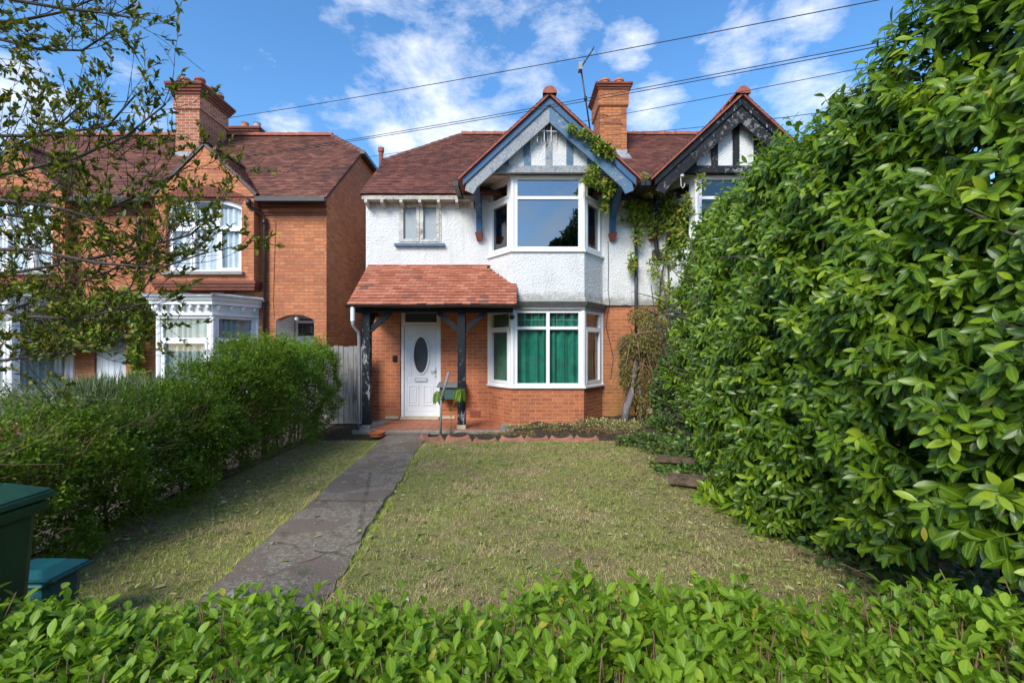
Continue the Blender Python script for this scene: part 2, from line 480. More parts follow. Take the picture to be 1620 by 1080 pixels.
M['dry'] = m_leaf('dry_brown_leaf', [(0, (0.17, 0.105, 0.05)), (0.5, (0.28, 0.19, 0.08)), (0.8, (0.17, 0.19, 0.04)), (0.9, (0.22, 0.24, 0.05)), (1, (0.46, 0.36, 0.17))], .8, .2, .2)
M['litter'] = m_leaf('leaf_litter', [(0, (0.20, 0.14, 0.07)), (0.3, (0.14, 0.18, 0.05)), (0.6, (0.26, 0.31, 0.09)), (0.85, (0.42, 0.43, 0.18)), (0.95, (0.6, 0.52, 0.18)), (1, (0.62, 0.6, 0.45))], .7, .15, .2)
M['grass'] = m_leaf('mown_grass_blade', [(0, (0.22, 0.31, 0.045)), (0.45, (0.38, 0.45, 0.075)), (0.75, (0.53, 0.52, 0.16)), (1, (0.66, 0.58, 0.30))], .8, .25, .15, (1.3, .50, .60, (0.66, 0.52, 0.28)))
M['lavender'] = m_leaf('grey_green_needle', [(0, (0.10, 0.15, 0.07)), (0.7, (0.20, 0.27, 0.13)), (1, (0.34, 0.38, 0.26))], .7, .2, .2)
M['treecrown'] = m_leaf('broad_tree_leaf', [(0, (0.02, 0.05, 0.012)), (1, (0.05, 0.10, 0.02))], .6, .2, .3)


def m_lawn():
    m, nt, b = new_mat('lawn_turf')
    p = pos(nt)
    n1 = noise(nt, p, 1.6, 5, .7)
    n2 = noise(nt, p, 14, 6, .75)
    n3 = noise(nt, p, 90, 4, .7)
    c = ramp(nt, n2, [(0.3, (0.18, 0.17, 0.06)), (0.5, (0.34, 0.32, 0.12)), (0.7, (0.50, 0.43, 0.20))])
    c = mixc(nt, ramp(nt, n1, [(.50, 0.0), (.58, .9)]), c, (0.38, 0.28, 0.16))
    c = mixc(nt, ramp(nt, noise(nt, p, 5, 5, .7), [(.52, 0.0), (.66, .8)]), c, (0.14, 0.15, 0.045))
    c = mixc(nt, ramp(nt, n3, [(.5, 0.0), (.7, .7)]), c, (0.12, 0.095, 0.05))
    nt.links.new(c, b.inputs['Base Color'])
    b.inputs['Roughness'].default_value = 0.95
    b.inputs['Specular IOR Level'].default_value = 0.1
    bump(nt, b, mth(nt, 'ADD', n2, n3), 1.0, 0.03)
    return m


def m_soil():
    m, nt, b = new_mat('dark_soil_with_debris')
    p = pos(nt)
    n2 = noise(nt, p, 18, 7, .75)
    n1 = noise(nt, p, 2, 5, .7)
    c = ramp(nt, n2, [(0.3, (0.035, 0.026, 0.018)), (0.55, (0.085, 0.062, 0.042)), (0.75, (0.16, 0.125, 0.085))])
    c = mixc(nt, ramp(nt, n1, [(.45, 0.0), (.65, .5)]), c, (0.07, 0.075, 0.03))
    nt.links.new(c, b.inputs['Base Color'])
    b.inputs['Roughness'].default_value = 0.95
    b.inputs['Specular IOR Level'].default_value = 0.1
    bump(nt, b, n2, 1.0, 0.05)
    return m


def m_path():
    m, nt, b = new_mat('worn_concrete_path')
    p = pos(nt)
    n1 = noise(nt, p, 1.7, 7, .7, .5)
    n2 = noise(nt, p, 60, 5, .75)
    vo = nt.nodes.new('ShaderNodeTexVoronoi')
    vo.inputs['Scale'].default_value = 85
    nt.links.new(p, vo.inputs['Vector'])
    c = ramp(nt, n2, [(0.3, (0.095, 0.070, 0.052)), (0.65, (0.22, 0.165, 0.125))])
    # skim of mortar that has worn away to paler patches
    patch = mth(nt, 'MULTIPLY', ramp(nt, n1, [(.48, 0.0), (.51, 1.0)]), ramp(nt, noise(nt, p, 22, 6, .8), [(.42, .2), (.5, 1.0)]))
    c = mixc(nt, patch, c, ramp(nt, noise(nt, p, 35, 5, .7), [(.35, (0.12, 0.10, 0.07)), (.65, (0.34, 0.29, 0.215))]))
    c = mixc(nt, ramp(nt, vo.outputs['Distance'], [(.12, .55), (.2, 0.0)]), c, (0.33, 0.31, 0.29))
    moss = ramp(nt, noise(nt, p, 4.5, 6, .7), [(.60, 0.0), (.66, .75)])
    c = mixc(nt, moss, c, (0.085, 0.085, 0.035))
    # long cracks
    vc = nt.nodes.new('ShaderNodeTexVoronoi')
    vc.feature = 'DISTANCE_TO_EDGE'
    vc.inputs['Scale'].default_value = 0.42
    nzz = nt.nodes.new('ShaderNodeTexNoise')
    nzz.inputs['Scale'].default_value = 5
    nzz.inputs['Detail'].default_value = 6
    nt.links.new(p, nzz.inputs['Vector'])
    va = nt.nodes.new('ShaderNodeVectorMath')
    va.operation = 'MULTIPLY_ADD'
    nt.links.new(nzz.outputs['Color'], va.inputs[0])
    va.inputs[1].default_value = (.12, .12, 0)
    nt.links.new(p, va.inputs[2])
    nt.links.new(va.outputs[0], vc.inputs['Vector'])
    crack = ramp(nt, vc.outputs['Distance'], [(0.002, 1.0), (0.008, 0.0)])
    crack = mth(nt, 'MULTIPLY', crack, ramp(nt, noise(nt, p, 6, 3, .6), [(.4, .1), (.6, .9)]))
    c = mixc(nt, crack, c, (0.06, 0.055, 0.035))
    # two joints across the path, filled with moss and soil
    sp = nt.nodes.new('ShaderNodeSeparateXYZ')
    nt.links.new(p, sp.inputs[0])
    wob = mth(nt, 'MULTIPLY', noise(nt, p, 7, 4, .7), .10)
    jt = None
    for yy in (4.72, 6.9, 2.9):
        q = mth(nt, 'ABSOLUTE', mth(nt, 'SUBTRACT', mth(nt, 'ADD', sp.outputs[1], wob), yy + .05))
        q = ramp(nt, q, [(.008, 1.0), (.022, 0.0)])
        jt = q if jt is None else mth(nt, 'MAXIMUM', jt, q)
    c = mixc(nt, mth(nt, 'MULTIPLY', jt, .9), c, (0.09, 0.08, 0.035))
    crack = mth(nt, 'MAXIMUM', crack, jt)
    nt.links.new(c, b.inputs['Base Color'])
    b.inputs['Roughness'].default_value = 0.9
    h = mth(nt, 'SUBTRACT', mth(nt, 'SUBTRACT', mth(nt, 'MULTIPLY', n2, .4), mth(nt, 'MULTIPLY', patch, .6)), mth(nt, 'MULTIPLY', crack, 1.5))
    bump(nt, b, h, 0.6, 0.007)
    return m


M['lawn'] = m_lawn()
M['soil'] = m_soil()
M['path'] = m_path()


# ------------------------------------------------------------------ object helpers
ROOT = {}          # object -> world origin of its thing


def tag(o, label=None, cat=None, group=None, kind=None):
    if label:
        o['label'] = label
    if cat:
        o['category'] = cat
    if group:
        o['group'] = group
    if kind:
        o['kind'] = kind
    return o


def thing(name, loc, label, cat, group=None):
    o = bpy.data.objects.new(name, None)
    o.empty_display_size = 0.2
    COL.objects.link(o)
    o.location = loc
    ROOT[o.name] = Vector(loc)
    return tag(o, label, cat, group)


def add_uv(me):
    n = len(me.polygons)
    if n == 0:
        return
    nv = len(me.vertices)
    co = np.empty(nv * 3)
    me.vertices.foreach_get('co', co)
    co = co.reshape(-1, 3)
    nl = len(me.loops)
    li = np.empty(nl, dtype=np.int64)
    me.loops.foreach_get('vertex_index', li)
    lt = np.empty(n, dtype=np.int64)
    me.polygons.foreach_get('loop_total', lt)
    nr = np.empty(n * 3)
    me.polygons.foreach_get('normal', nr)
    nr = nr.reshape(-1, 3)
    t = np.stack([-nr[:, 1], nr[:, 0], np.zeros(n)], 1)
    ln = np.linalg.norm(t, axis=1)
    flat = ln < 0.15
    t[flat] = (1, 0, 0)
    ln[flat] = 1
    t /= ln[:, None]
    bt = np.cross(nr, t)
    bt[flat] = (0, 1, 0)
    bt[bt[:, 2] < 0] *= -1
    T = np.repeat(t, lt, axis=0)
    B = np.repeat(bt, lt, axis=0)
    P = co[li]
    uv = np.stack([(P * T).sum(1), (P * B).sum(1)], 1)
    l = me.uv_layers.new(name='uv')
    l.data.foreach_set('uv', uv.reshape(-1))


def loop_area(l):
    return abs(sum(l[i][0] * l[(i + 1) % len(l)][1] - l[(i + 1) % len(l)][0] * l[i][1] for i in range(len(l)))) / 2


def fill_loops(loops):
    """triangles of a polygon with holes (indices into the flattened loops)"""
    want = loop_area(loops[0]) - sum(loop_area(l) for l in loops[1:])
    bm = bmesh.new()
    vs = []
    es = []
    for l in loops:
        a = [bm.verts.new((p[0], p[1], 0)) for p in l]
        vs += a
        es += [bm.edges.new((a[i], a[(i + 1) % len(a)])) for i in range(len(a))]
    bm.verts.index_update()
    bmesh.ops.triangle_fill(bm, use_beauty=True, use_dissolve=False, edges=es)
    tri = [[v.index for v in f.verts] for f in bm.faces]
    got = sum(f.calc_area() for f in bm.faces)
    bm.free()
    return tri


class MB:
    def __init__(self):
        self.v, self.f = [], []
        self.r = None

    def face(self, pts):
        k = len(self.v)
        self.v += [tuple(p) for p in pts]
        self.f.append(list(range(k, k + len(pts))))

    def hexa(self, p):          # 8 points: bottom 4 ccw, top 4
        k = len(self.v)
        self.v += [tuple(q) for q in p]
        for f in ((0, 3, 2, 1), (4, 5, 6, 7), (0, 1, 5, 4), (1, 2, 6, 5), (2, 3, 7, 6), (3, 0, 4, 7)):
            self.f.append([k + i for i in f])
        return self

    def box(self, x0, x1, y0, y1, z0, z1):
        return self.hexa([(x0, y0, z0), (x1, y0, z0), (x1, y1, z0), (x0, y1, z0), (x0, y0, z1), (x1, y0, z1), (x1, y1, z1), (x0, y1, z1)])

    def beam(self, a, b, w, h, side=(1, 0, 0)):
        a, b = Vector(a), Vector(b)
        d = (b - a).normalized()
        s = Vector(side)
        s = (s - d * s.dot(d)).normalized()
        t = d.cross(s)
        s, t = s * w / 2, t * h / 2
        return self.hexa([a - s - t, a + s - t, a + s + t, a - s + t, b - s - t, b + s - t, b + s + t, b - s + t])

    def prism(self, poly, vec):     # extrude a planar polygon
        vec = Vector(vec)
        n = len(poly)
        k = len(self.v)
        self.v += [tuple(p) for p in poly] + [tuple(Vector(p) + vec) for p in poly]
        tri = tessellate_polygon([[Vector(p) for p in poly]])
        for t in tri:
            self.f.append([k + i for i in t])
            self.f.append([k + n + i for i in reversed(t)])
        for i in range(n):
            j = (i + 1) % n
            self.f.append([k + i, k + j, k + n + j, k + n + i])
        return self

    def wall(self, outer, holes, org, ux, vec):
        """outer/holes in (u, z); point = org + u*ux + z*Z; extruded by vec (inwards)"""
        org, ux, vec = Vector(org), Vector(ux), Vector(vec)
        loops = [outer] + holes
        flat = [p for l in loops for p in l]
        tri = fill_loops(loops)
        k = len(self.v)
        W = [org + ux * p[0] + Vector((0, 0, p[1])) for p in flat]
        n = len(W)
        self.v += [tuple(w) for w in W] + [tuple(w + vec) for w in W]
        for t in tri:
            self.f.append([k + i for i in t])
            self.f.append([k + n + i for i in reversed(t)])
        s = 0
        for l in loops:
            m = len(l)
            for i in range(m):
                a, b = s + i, s + (i + 1) % m
                self.f.append([k + a, k + b, k + n + b, k + n + a])
            s += m
        return self

    def tube(self, pts, r, seg=8, cap=True):
        pts = [Vector(p) for p in pts]
        rs = r if isinstance(r, (list, tuple)) else [r] * len(pts)
        k = len(self.v)
        up = Vector((0.13, 0.31, 0.94)).normalized()
        for i, p in enumerate(pts):
            a = pts[max(0, i - 1)]
            b = pts[min(len(pts) - 1, i + 1)]
            d = (b - a)
            if d.length < 1e-9:
                d = Vector((0, 0, 1))
            d.normalize()
            if abs(d.dot(up)) > 0.97:
                u0 = Vector((1, 0.05, 0))
            else:
                u0 = up
            s = d.cross(u0).normalized()
            t = d.cross(s)
            for j in range(seg):
                a_ = 2 * math.pi * j / seg
                self.v.append(tuple(p + (s * math.cos(a_) + t * math.sin(a_)) * rs[i]))
        for i in range(len(pts) - 1):
            for j in range(seg):
                j2 = (j + 1) % seg
                self.f.append([k + i * seg + j, k + i * seg + j2, k + (i + 1) * seg + j2, k + (i + 1) * seg + j])
        if cap:
            self.f.append([k + j for j in range(seg)][::-1])
            self.f.append([k + (len(pts) - 1) * seg + j for j in range(seg)])
        return self

    def lathe(self, c, prof, seg=16, sy=1.0):     # prof: (r, z)
        k = len(self.v)
        for r, z in prof:
            for j in range(seg):
                a = 2 * math.pi * j / seg
                self.v.append((c[0] + r * math.cos(a), c[1] + sy * r * math.sin(a), c[2] + z))
        n = len(prof)
        for i in range(n - 1):
            for j in range(seg):
                j2 = (j + 1) % seg
                self.f.append([k + i * seg + j, k + i * seg + j2, k + (i + 1) * seg + j2, k + (i + 1) * seg + j])
        self.f.append([k + j for j in range(seg)][::-1])
        self.f.append([k + (n - 1) * seg + j for j in range(seg)])
        return self

    def build(self, name, mat, parent=None, smooth=False, bevel=0.0, fix=True, label=None):
        me = bpy.data.meshes.new(name)
        v = self.v
        if parent is not None:
            o0 = ROOT[parent.name]
            v = [(a[0] - o0[0], a[1] - o0[1], a[2] - o0[2]) for a in v]
            org = o0
        me.from_pydata(v, [], self.f)
        if fix:
            bm = bmesh.new()
            bm.from_mesh(me)
            bmesh.ops.recalc_face_normals(bm, faces=bm.faces)
            bm.to_mesh(me)
            bm.free()
        if self.r is not None:
            at = me.attributes.new('rnd', 'FLOAT', 'POINT')
            at.data.foreach_set('value', np.array(self.r, dtype=np.float32))
        add_uv(me)
        me.materials.append(mat)
        if smooth:
            me.polygons.foreach_set('use_smooth', [True] * len(me.polygons))
        o = bpy.data.objects.new(name, me)
        COL.objects.link(o)
        if parent is not None:
            o.parent = parent
            ROOT[o.name] = ROOT[parent.name]
        else:
            ROOT[o.name] = Vector((0, 0, 0))
        if bevel:
            b = o.modifiers.new('bevel', 'BEVEL')
            b.width = bevel
            b.segments = 2
            b.limit_method = 'ANGLE'
        if label:
            o['label'] = label
        return o


def np_mesh(name, V, loops, sizes, mat, parent=None, rndv=None, smooth=True):
    me = bpy.data.meshes.new(name)
    V = np.asarray(V, dtype=np.float32)
    if parent is not None:
        V = V - np.array(ROOT[parent.name], dtype=np.float32)
    me.vertices.add(len(V))
    me.vertices.foreach_set('co', V.reshape(-1))
    me.loops.add(len(loops))
    me.loops.foreach_set('vertex_index', np.asarray(loops, dtype=np.int32))
    me.polygons.add(len(sizes))
    st = np.concatenate([[0], np.cumsum(sizes)[:-1]])
    me.polygons.foreach_set('loop_start', st.astype(np.int32))
    me.polygons.foreach_set('loop_total', np.asarray(sizes, dtype=np.int32))
    me.update(calc_edges=True)
    if rndv is not None:
        at = me.attributes.new('rnd', 'FLOAT', 'POINT')
        at.data.foreach_set('value', np.asarray(rndv, dtype=np.float32))
    if smooth:
        me.polygons.foreach_set('use_smooth', [True] * len(me.polygons))
    me.materials.append(mat)
    o = bpy.data.objects.new(name, me)
    COL.objects.link(o)
    if parent is not None:
        o.parent = parent
        ROOT[o.name] = ROOT[parent.name]
    else:
        ROOT[o.name] = Vector((0, 0, 0))
    return o


# leaf templates: (s along, t across in -1..1, lift)
def tmpl(kind):
    if kind == 'fine':      # five rows, folded about the midrib and drooping
        rows = [(0.0, 0.05), (0.10, 0.28), (0.32, 0.80), (0.58, 1.0), (0.80, 0.72), (0.93, 0.32), (1.0, 0.02)]
        P = []
        for s, w in rows:
            P += [(s, -w, 0.22 * w), (s, 0, 0), (s, w, 0.22 * w)]
        F = []
        for i in range(len(rows) - 1):
            a = i * 3
            F += [(a, a + 1, a + 4, a + 3), (a + 1, a + 2, a + 5, a + 4)]
        return np.array(P), F
    if kind == 'mid':
        P = [(0, 0, 0), (.30, -.9, .2), (.30, 0, 0), (.30, .9, .2), (.70, -.75, .16), (.70, 0, 0), (.70, .75, .16), (1, 0, 0)]
        F = [(0, 2, 1), (0, 3, 2), (1, 2, 5, 4), (2, 3, 6, 5), (4, 5, 7), (5, 6, 7)]
        return np.array(P), F
    P = [(0, 0, 0), (.45, -1, .25), (1, 0, 0), (.45, 1, .25)]
    F = [(0, 2, 1), (0, 3, 2)]
    return np.array(P), F


def leaves(name, P, D, N, L, W, mat, parent=None, kind='simple', droop=0.15, R=None, smooth=True):
    P, D, N = (np.asarray(a, dtype=np.float64) for a in (P, D, N))
    n = len(P)
    L = np.broadcast_to(np.asarray(L, dtype=np.float64), (n,))
    W = np.broadcast_to(np.asarray(W, dtype=np.float64), (n,))
    D = D / np.maximum(np.linalg.norm(D, axis=1, keepdims=True), 1e-9)
    S = np.cross(D, N)
    S /= np.maximum(np.linalg.norm(S, axis=1, keepdims=True), 1e-9)
    N = np.cross(S, D)
    T, F = tmpl(kind)
    s = T[:, 0][None, :, None]
    t = T[:, 1][None, :, None]
    h = T[:, 2][None, :, None]
    dr = (droop * (0.4 + 1.2 * rng.random(n)))[:, None, None] if np.isscalar(droop) else droop[:, None, None]
    Lx, Wx = L[:, None, None], (W / 2)[:, None, None]
    V = P[:, None, :] + D[:, None, :] * s * Lx + S[:, None, :] * t * Wx + N[:, None, :] * (h * Wx - dr * s * s * Lx)
    m = len(T)
    loops1 = np.concatenate([np.array(f) for f in F])
    sizes1 = np.array([len(f) for f in F])
    loops = (loops1[None, :] + (np.arange(n) * m)[:, None]).reshape(-1)
    sizes = np.tile(sizes1, n)
    if R is None:
        R = rng.random(n)
    o = np_mesh(name, V.reshape(-1, 3), loops, sizes, mat, parent, np.repeat(R, m), smooth)
    if kind != 'simple':
        at = o.data.attributes.new('vein', 'FLOAT', 'POINT')
        at.data.foreach_set('value', np.tile(1 - np.abs(T[:, 1]), n).astype(np.float32) * np.tile(1.0 * (T[:, 0] < .99), n).astype(np.float32))
    return o


def unit(a):
    return a / np.maximum(np.linalg.norm(a, axis=-1, keepdims=True), 1e-9)


def shoots(base, direc, length, nleaf, L, W, spread=1.0, start=0.15, tipsmall=0.6):
    """leaves set spirally round shoots; returns P, D, N, L, W, shoot index"""
    n = len(base)
    direc = unit(direc)
    ref = np.where(np.abs(direc[:, 2:3]) > .9, np.array([[1., 0, 0]]), np.array([[0, 0, 1.]]))
    A = unit(np.cross(direc, ref))
    B = np.cross(direc, A)
    Ps, Ds, Ns, Ls, Ws, Is = [], [], [], [], [], []
    ph = rng.random(n) * 6.28
    for k in range(nleaf):
        f = start + (1 - start) * (k + rng.random(n) * .5) / nleaf
        a = ph + k * 2.4 + rng.normal(0, .25, n)
        rad_ = A * np.cos(a)[:, None] + B * np.sin(a)[:, None]
        up = 0.35 + 0.9 * f
        D = unit(rad_ * spread + direc * up[:, None] + rng.normal(0, .12, (n, 3)))
        N = unit(direc * 1.0 - rad_ * 0.25 + np.array([0, 0, .7]) + rng.normal(0, .2, (n, 3)))
        Ps.append(base + direc * (f * length)[:, None])
        Ds.append(D)
        Ns.append(N)
        sz = (1 - (1 - tipsmall) * f) * (.75 + .5 * rng.random(n))
        Ls.append(L * sz)
        Ws.append(W * sz)
        Is.append(np.arange(n))
    return (np.concatenate(x) for x in (Ps, Ds, Ns, Ls, Ws, Is))


def sticks(name, A, B, r, mat, parent=None, seg=3):
    """many thin straight twigs as one mesh"""
    A, B = np.asarray(A, float), np.asarray(B, float)
    n = len(A)
    d = unit(B - A)
    ref = np.where(np.abs(d[:, 2:3]) > .9, np.array([[1., 0, 0]]), np.array([[0, 0, 1.]]))
    S = unit(np.cross(d, ref))
    T = np.cross(d, S)
    r = np.broadcast_to(np.asarray(r, float), (n,))
    V = []
    for end, k in ((A, 1.0), (B, 0.55)):
        for j in range(seg):
            a = 2 * math.pi * j / seg
            V.append(end + (S * math.cos(a) + T * math.sin(a)) * (r * k)[:, None])
    V = np.stack(V, 1)
    F = [(j, (j + 1) % seg, seg + (j + 1) % seg, seg + j) for j in range(seg)]
    l1 = np.concatenate([np.array(f) for f in F])
    loops = (l1[None] + (np.arange(n) * 2 * seg)[:, None]).reshape(-1)
    return np_mesh(name, V.reshape(-1, 3), loops, np.full(n * seg, 4), mat, parent, np.repeat(rng.random(n), 2 * seg), True)


def px(x, y, Y):
    """a point seen at photo pixel (x, y) and Y metres in front of the camera"""
    return Vector(((x - 810) / 720 * Y, Y, 1.6 + (552 - y) / 720 * Y))


# ------------------------------------------------------------------ roofs
def tile_roof(name, mat, parent, org, u, v, lu, lv, keep, gauge=0.1, tw=0.165, seed=1, jit=1.0, thick=0.013, slab=True):
    """plain tiles in overlapping courses on the plane org + a*u + b*v; keep(p) says where the roof is"""
    rr = random.Random(seed)
    org, u, v = Vector(org), Vector(u).normalized(), Vector(v).normalized()
    n = u.cross(v)
    if n.z < 0:
        n = -n
    mb = MB()
    mb.r = []
    rows = int(lv / gauge) + 1
    cols = int(lu / tw) + 1
    for j in range(rows):
        sag = 0.006 * math.sin(j * 1.7)
        for i in range(-1, cols + 1):
            a0 = i * tw + (tw / 2 if j % 2 else 0)
            b0 = j * gauge
            a1 = a0 + tw - 0.004
            a0c, a1c = max(a0, 0), min(a1, lu)
            if a1c - a0c < 0.02:
                continue
            b1 = min(b0 + gauge * 1.25, lv + .02)
            c = org + u * ((a0c + a1c) / 2) + v * (b0 + gauge * .5)
            if not keep(c):
                continue
            lift = rr.random() * 0.005 * jit
            sk = (rr.random() - .5) * 0.010 * jit
            db = (rr.random() - .5) * 0.012 * jit
            h0, h1 = thick + 0.006 + lift, 0.003
            P = lambda a, b, h: org + u * a + v * b + n * h
            q = [P(a0c, b0 + db, h0 - thick), P(a1c, b0 + db + sk, h0 - thick), P(a1c, b1, h1 - .003), P(a0c, b1, h1 - .003),
                 P(a0c, b0 + db, h0), P(a1c, b0 + db + sk, h0 + sk * .2), P(a1c, b1, h1), P(a0c, b1, h1)]
            mb.hexa(q)
            mb.r += [rr.random()] * 8
    return mb.build(name, mat, parent, fix=False)


def ridge_caps(mb, a, b, r=0.11, step=0.3, mort=None, seed=3):
    a, b = Vector(a), Vector(b)
    L = (b - a).length
    n = max(1, int(L / step))
    d = (b - a) / n
    dn = d.normalized()
    side = dn.cross(Vector((0, 0, 1))).normalized()
    up = side.cross(dn)
    rr = random.Random(seed)
    for i in range(n):
        p0 = a + d * i - dn * .012
        p1 = a + d * (i + 1) + dn * .012
        q = 1.0 + 0.07 * rr.random()
        ring0, ring1 = [], []
        for k in range(9):
            t = math.pi * k / 8
            o = side * math.cos(t) * r * q + up * (math.sin(t) * r * q - r * .45)
            ring0.append(p0 + o * 1.16)
            ring1.append(p1 + o * .93)
        kk = len(mb.v)
        mb.v += [tuple(x) for x in ring0 + ring1]
        for k in range(8):
            mb.f.append([kk + k, kk + k + 1, kk + 9 + k + 1, kk + 9 + k])
        mb.f.append([kk + k for k in range(9)])
        mb.f.append([kk + 9 + k for k in range(9)][::-1])
        if mort is not None:
            mort.hexa([p0 - dn * .012 - side * r * .8 - up * .04, p0 + dn * .02 - side * r * .8 - up * .04, p0 + dn * .02 + side * r * .8 - up * .04, p0 - dn * .012 + side * r * .8 - up * .04,
                       p0 - dn * .012 - side * r * .3 + up * r * .62, p0 + dn * .02 - side * r * .3 + up * r * .62, p0 + dn * .02 + side * r * .3 + up * r * .62, p0 - dn * .012 + side * r * .3 + up * r * .62])


# ------------------------------------------------------------------ windows
def rect(u0, u1, z0, z1):
    return [(u0, z0), (u1, z0), (u1, z1), (u0, z1)]


def arch(u0, u1, z0, zs, zt, n=12):
    """rectangle whose top is a flat arch springing at zs and rising to zt"""
    pts = [(u0, z0), (u1, z0)]
    w = (u1 - u0) / 2
    s = zt - zs
    R = (w * w + s * s) / (2 * s)
    cz = zt - R
    a = math.asin(w / R)
    for i in range(n + 1):
        t = a - 2 * a * i / n
        pts.append(((u0 + u1) / 2 + R * math.sin(t), cz + R * math.cos(t)))
    return pts


def window(parent, org, ux, W, z0, z1, cells, glass, name='window', depth=0.07, fm='upvc', outer=None, inn=None, sashw=0.045, curtain=None, cdist=0.12, lattice=False, label=None, cz=None):
    """a frame with a hole for each cell (u0,u1,z0,z1,sash); panes and curtain are its sub-parts"""
    org, ux = Vector(org), Vector(ux).normalized()
    inn = Vector(inn) if inn is not None else Vector((-ux.y, ux.x, 0))
    if inn.y < 0 and abs(ux.x) > .1:
        inn = -inn
    mb = MB()
    mb.wall(outer or rect(0, W, z0, z1), [c[5] if len(c) > 5 else rect(*c[:4]) for c in cells], org, ux, inn * depth)
    pn = MB()
    lt = MB()
    for c in cells:
        u0, u1, a, b = c[:4]
        if c[4]:
            s = sashw
            mb.wall(rect(u0 - .006, u1 + .006, a - .006, b + .006), [rect(u0 + s, u1 - s, a + s, b - s)], org - inn * .014, ux, inn * .05)
            u0, u1, a, b = u0 + s, u1 - s, a + s, b - s
        if len(c) > 5:
            k = len(pn.v)
            pn.prism([org + ux * p[0] + Vector((0, 0, p[1])) + inn * depth * .55 for p in c[5]], inn * .006)
        else:
            q0 = org + inn * depth * .55
            P = lambda u, z, d=0: q0 + ux * u + Vector((0, 0, z)) + inn * d
            pn.hexa([P(u0, a), P(u1, a), P(u1, a, .006), P(u0, a, .006), P(u0, b), P(u1, b), P(u1, b, .006), P(u0, b, .006)])
        if lattice and (b - a) < .5:
            for k in range(1, 4):
                uu = u0 + (u1 - u0) * k / 4
                lt.beam(org + ux * uu + Vector((0, 0, a)) + inn * depth * .5, org + ux * uu + Vector((0, 0, b)) + inn * depth * .5, .005, .003, ux)
            zz = a + (b - a) * .5
            lt.beam(org + ux * u0 + Vector((0, 0, zz)) + inn * depth * .49, org + ux * u1 + Vector((0, 0, zz)) + inn * depth * .49, .003, .005, inn)
    w = mb.build(name, M[fm], parent, label=label)
    pn.build('pane', M[glass], w, fix=False)
    if lt.v:
        lt.build('leading', M['leading'], w)
    if curtain:
        cb = MB()
        n = max(8, int(W / .02))
        c0, c1 = cz or (z0, z1)
        rr = random.Random(int(W * 1000) + int(z0 * 77))
        ph = rr.random() * 6
        k = len(cb.v)
        for i in range(n + 1):
            u = .02 + (W - .04) * i / n
            d = depth + cdist + .034 * math.sin(u * 42 + 2.2 * math.sin(u * 9 + ph)) + .012 * math.sin(u * 103 + ph)
            for zz in (c0 + .01, c1 - .01):
                cb.v.append(tuple(org + ux * u + inn * d + Vector((0, 0, zz))))
        for i in range(n):
            cb.f.append([k + 2 * i, k + 2 * i + 2, k + 2 * i + 3, k + 2 * i + 1])
        cb.build('curtain', M[curtain], w, smooth=True, fix=False)
    return w


def offset_path(pts, d):
    """offset an (x, y) polyline towards the camera side (left-to-right path, outward = right-hand normal)"""
    out = []
    n = len(pts)
    segs = []
    for i in range(n - 1):
        a, b = Vector(pts[i]), Vector(pts[i + 1])
        t = (b - a).normalized()
        segs.append(Vector((t.y, -t.x)))
    for i in range(n):
        if i == 0:
            out.append(Vector(pts[0]) + segs[0] * d)
        elif i == n - 1:
            out.append(Vector(pts[-1]) + segs[-1] * d)
        else:
            m = (segs[i - 1] + segs[i]).normalized()
            out.append(Vector(pts[i]) + m * d / max(.3, m.dot(segs[i])))
    return out


def band(mb, pts, z0, z1, o0, o1=None, inner=-.05, o_top=None):
    """solid band along a path: outer face offset o0 at the bottom and o_top at the top"""
    o_top = o0 if o_top is None else o_top
    A, B, C = offset_path(pts, o0), offset_path(pts, o_top), offset_path(pts, inner)
    for i in range(len(pts) - 1):
        mb.hexa([(A[i].x, A[i].y, z0), (A[i + 1].x, A[i + 1].y, z0), (C[i + 1].x, C[i + 1].y, z0), (C[i].x, C[i].y, z0),
                 (B[i].x, B[i].y, z1), (B[i + 1].x, B[i + 1].y, z1), (C[i + 1].x, C[i + 1].y, z1), (C[i].x, C[i].y, z1)])


# ================================================================== GROUND
def sheet(name, poly, z, mat, label, cat):
    mb = MB()
    mb.face([(x, y, z) for x, y in poly])
    o = mb.build(name, mat)
    return tag(o, label, cat, kind='structure')


def grid_sheet(name, x0, x1, y0, y1, nx, ny, zf, mat, label, cat):
    X, Y = np.meshgrid(np.linspace(x0, x1, nx), np.linspace(y0, y1, ny))
    Z = zf(X, Y)
    V = np.stack([X, Y, Z], -1).reshape(-1, 3)
    i = np.arange((ny - 1) * nx).reshape(ny - 1, nx)[:, :-1].reshape(-1)
    F = np.stack([i, i + 1, i + nx + 1, i + nx], 1)
    o = np_mesh(name, V, F.reshape(-1), np.full(len(F), 4), mat)
    return tag(o, label, cat, kind='structure')


sheet('ground', [(-300, -300), (300, -300), (300, 300), (-300, 300)], -0.02, M['soil'], 'bare dark earth running under gardens and hedges', 'ground')
sheet('road', [(-300, -9), (300, -9), (300, -3.2), (-300, -3.2)], -0.012, M['asphalt'], 'grey asphalt road behind the front hedge', 'road')
sheet('pavement', [(-300, -3.2), (300, -3.2), (300, 0.5), (-300, 0.5)], -0.008, M['paving'], 'grey paved footway outside the front hedge', 'pavement')
sheet('gravel', [(-14, 1.4), (-3.75, 1.4), (-3.75, 10.2), (-14, 10.2)], -0.004, M['gravel'], 'pale gravel and soil of the next garden behind the left hedge', 'gravel')


def lawn_z(X, Y):
    return 0.006 + 0.012 * np.sin(X * 2.1 + 1) * np.sin(Y * 1.7) + 0.006 * np.sin(X * 7.3) * np.cos(Y * 6.1)


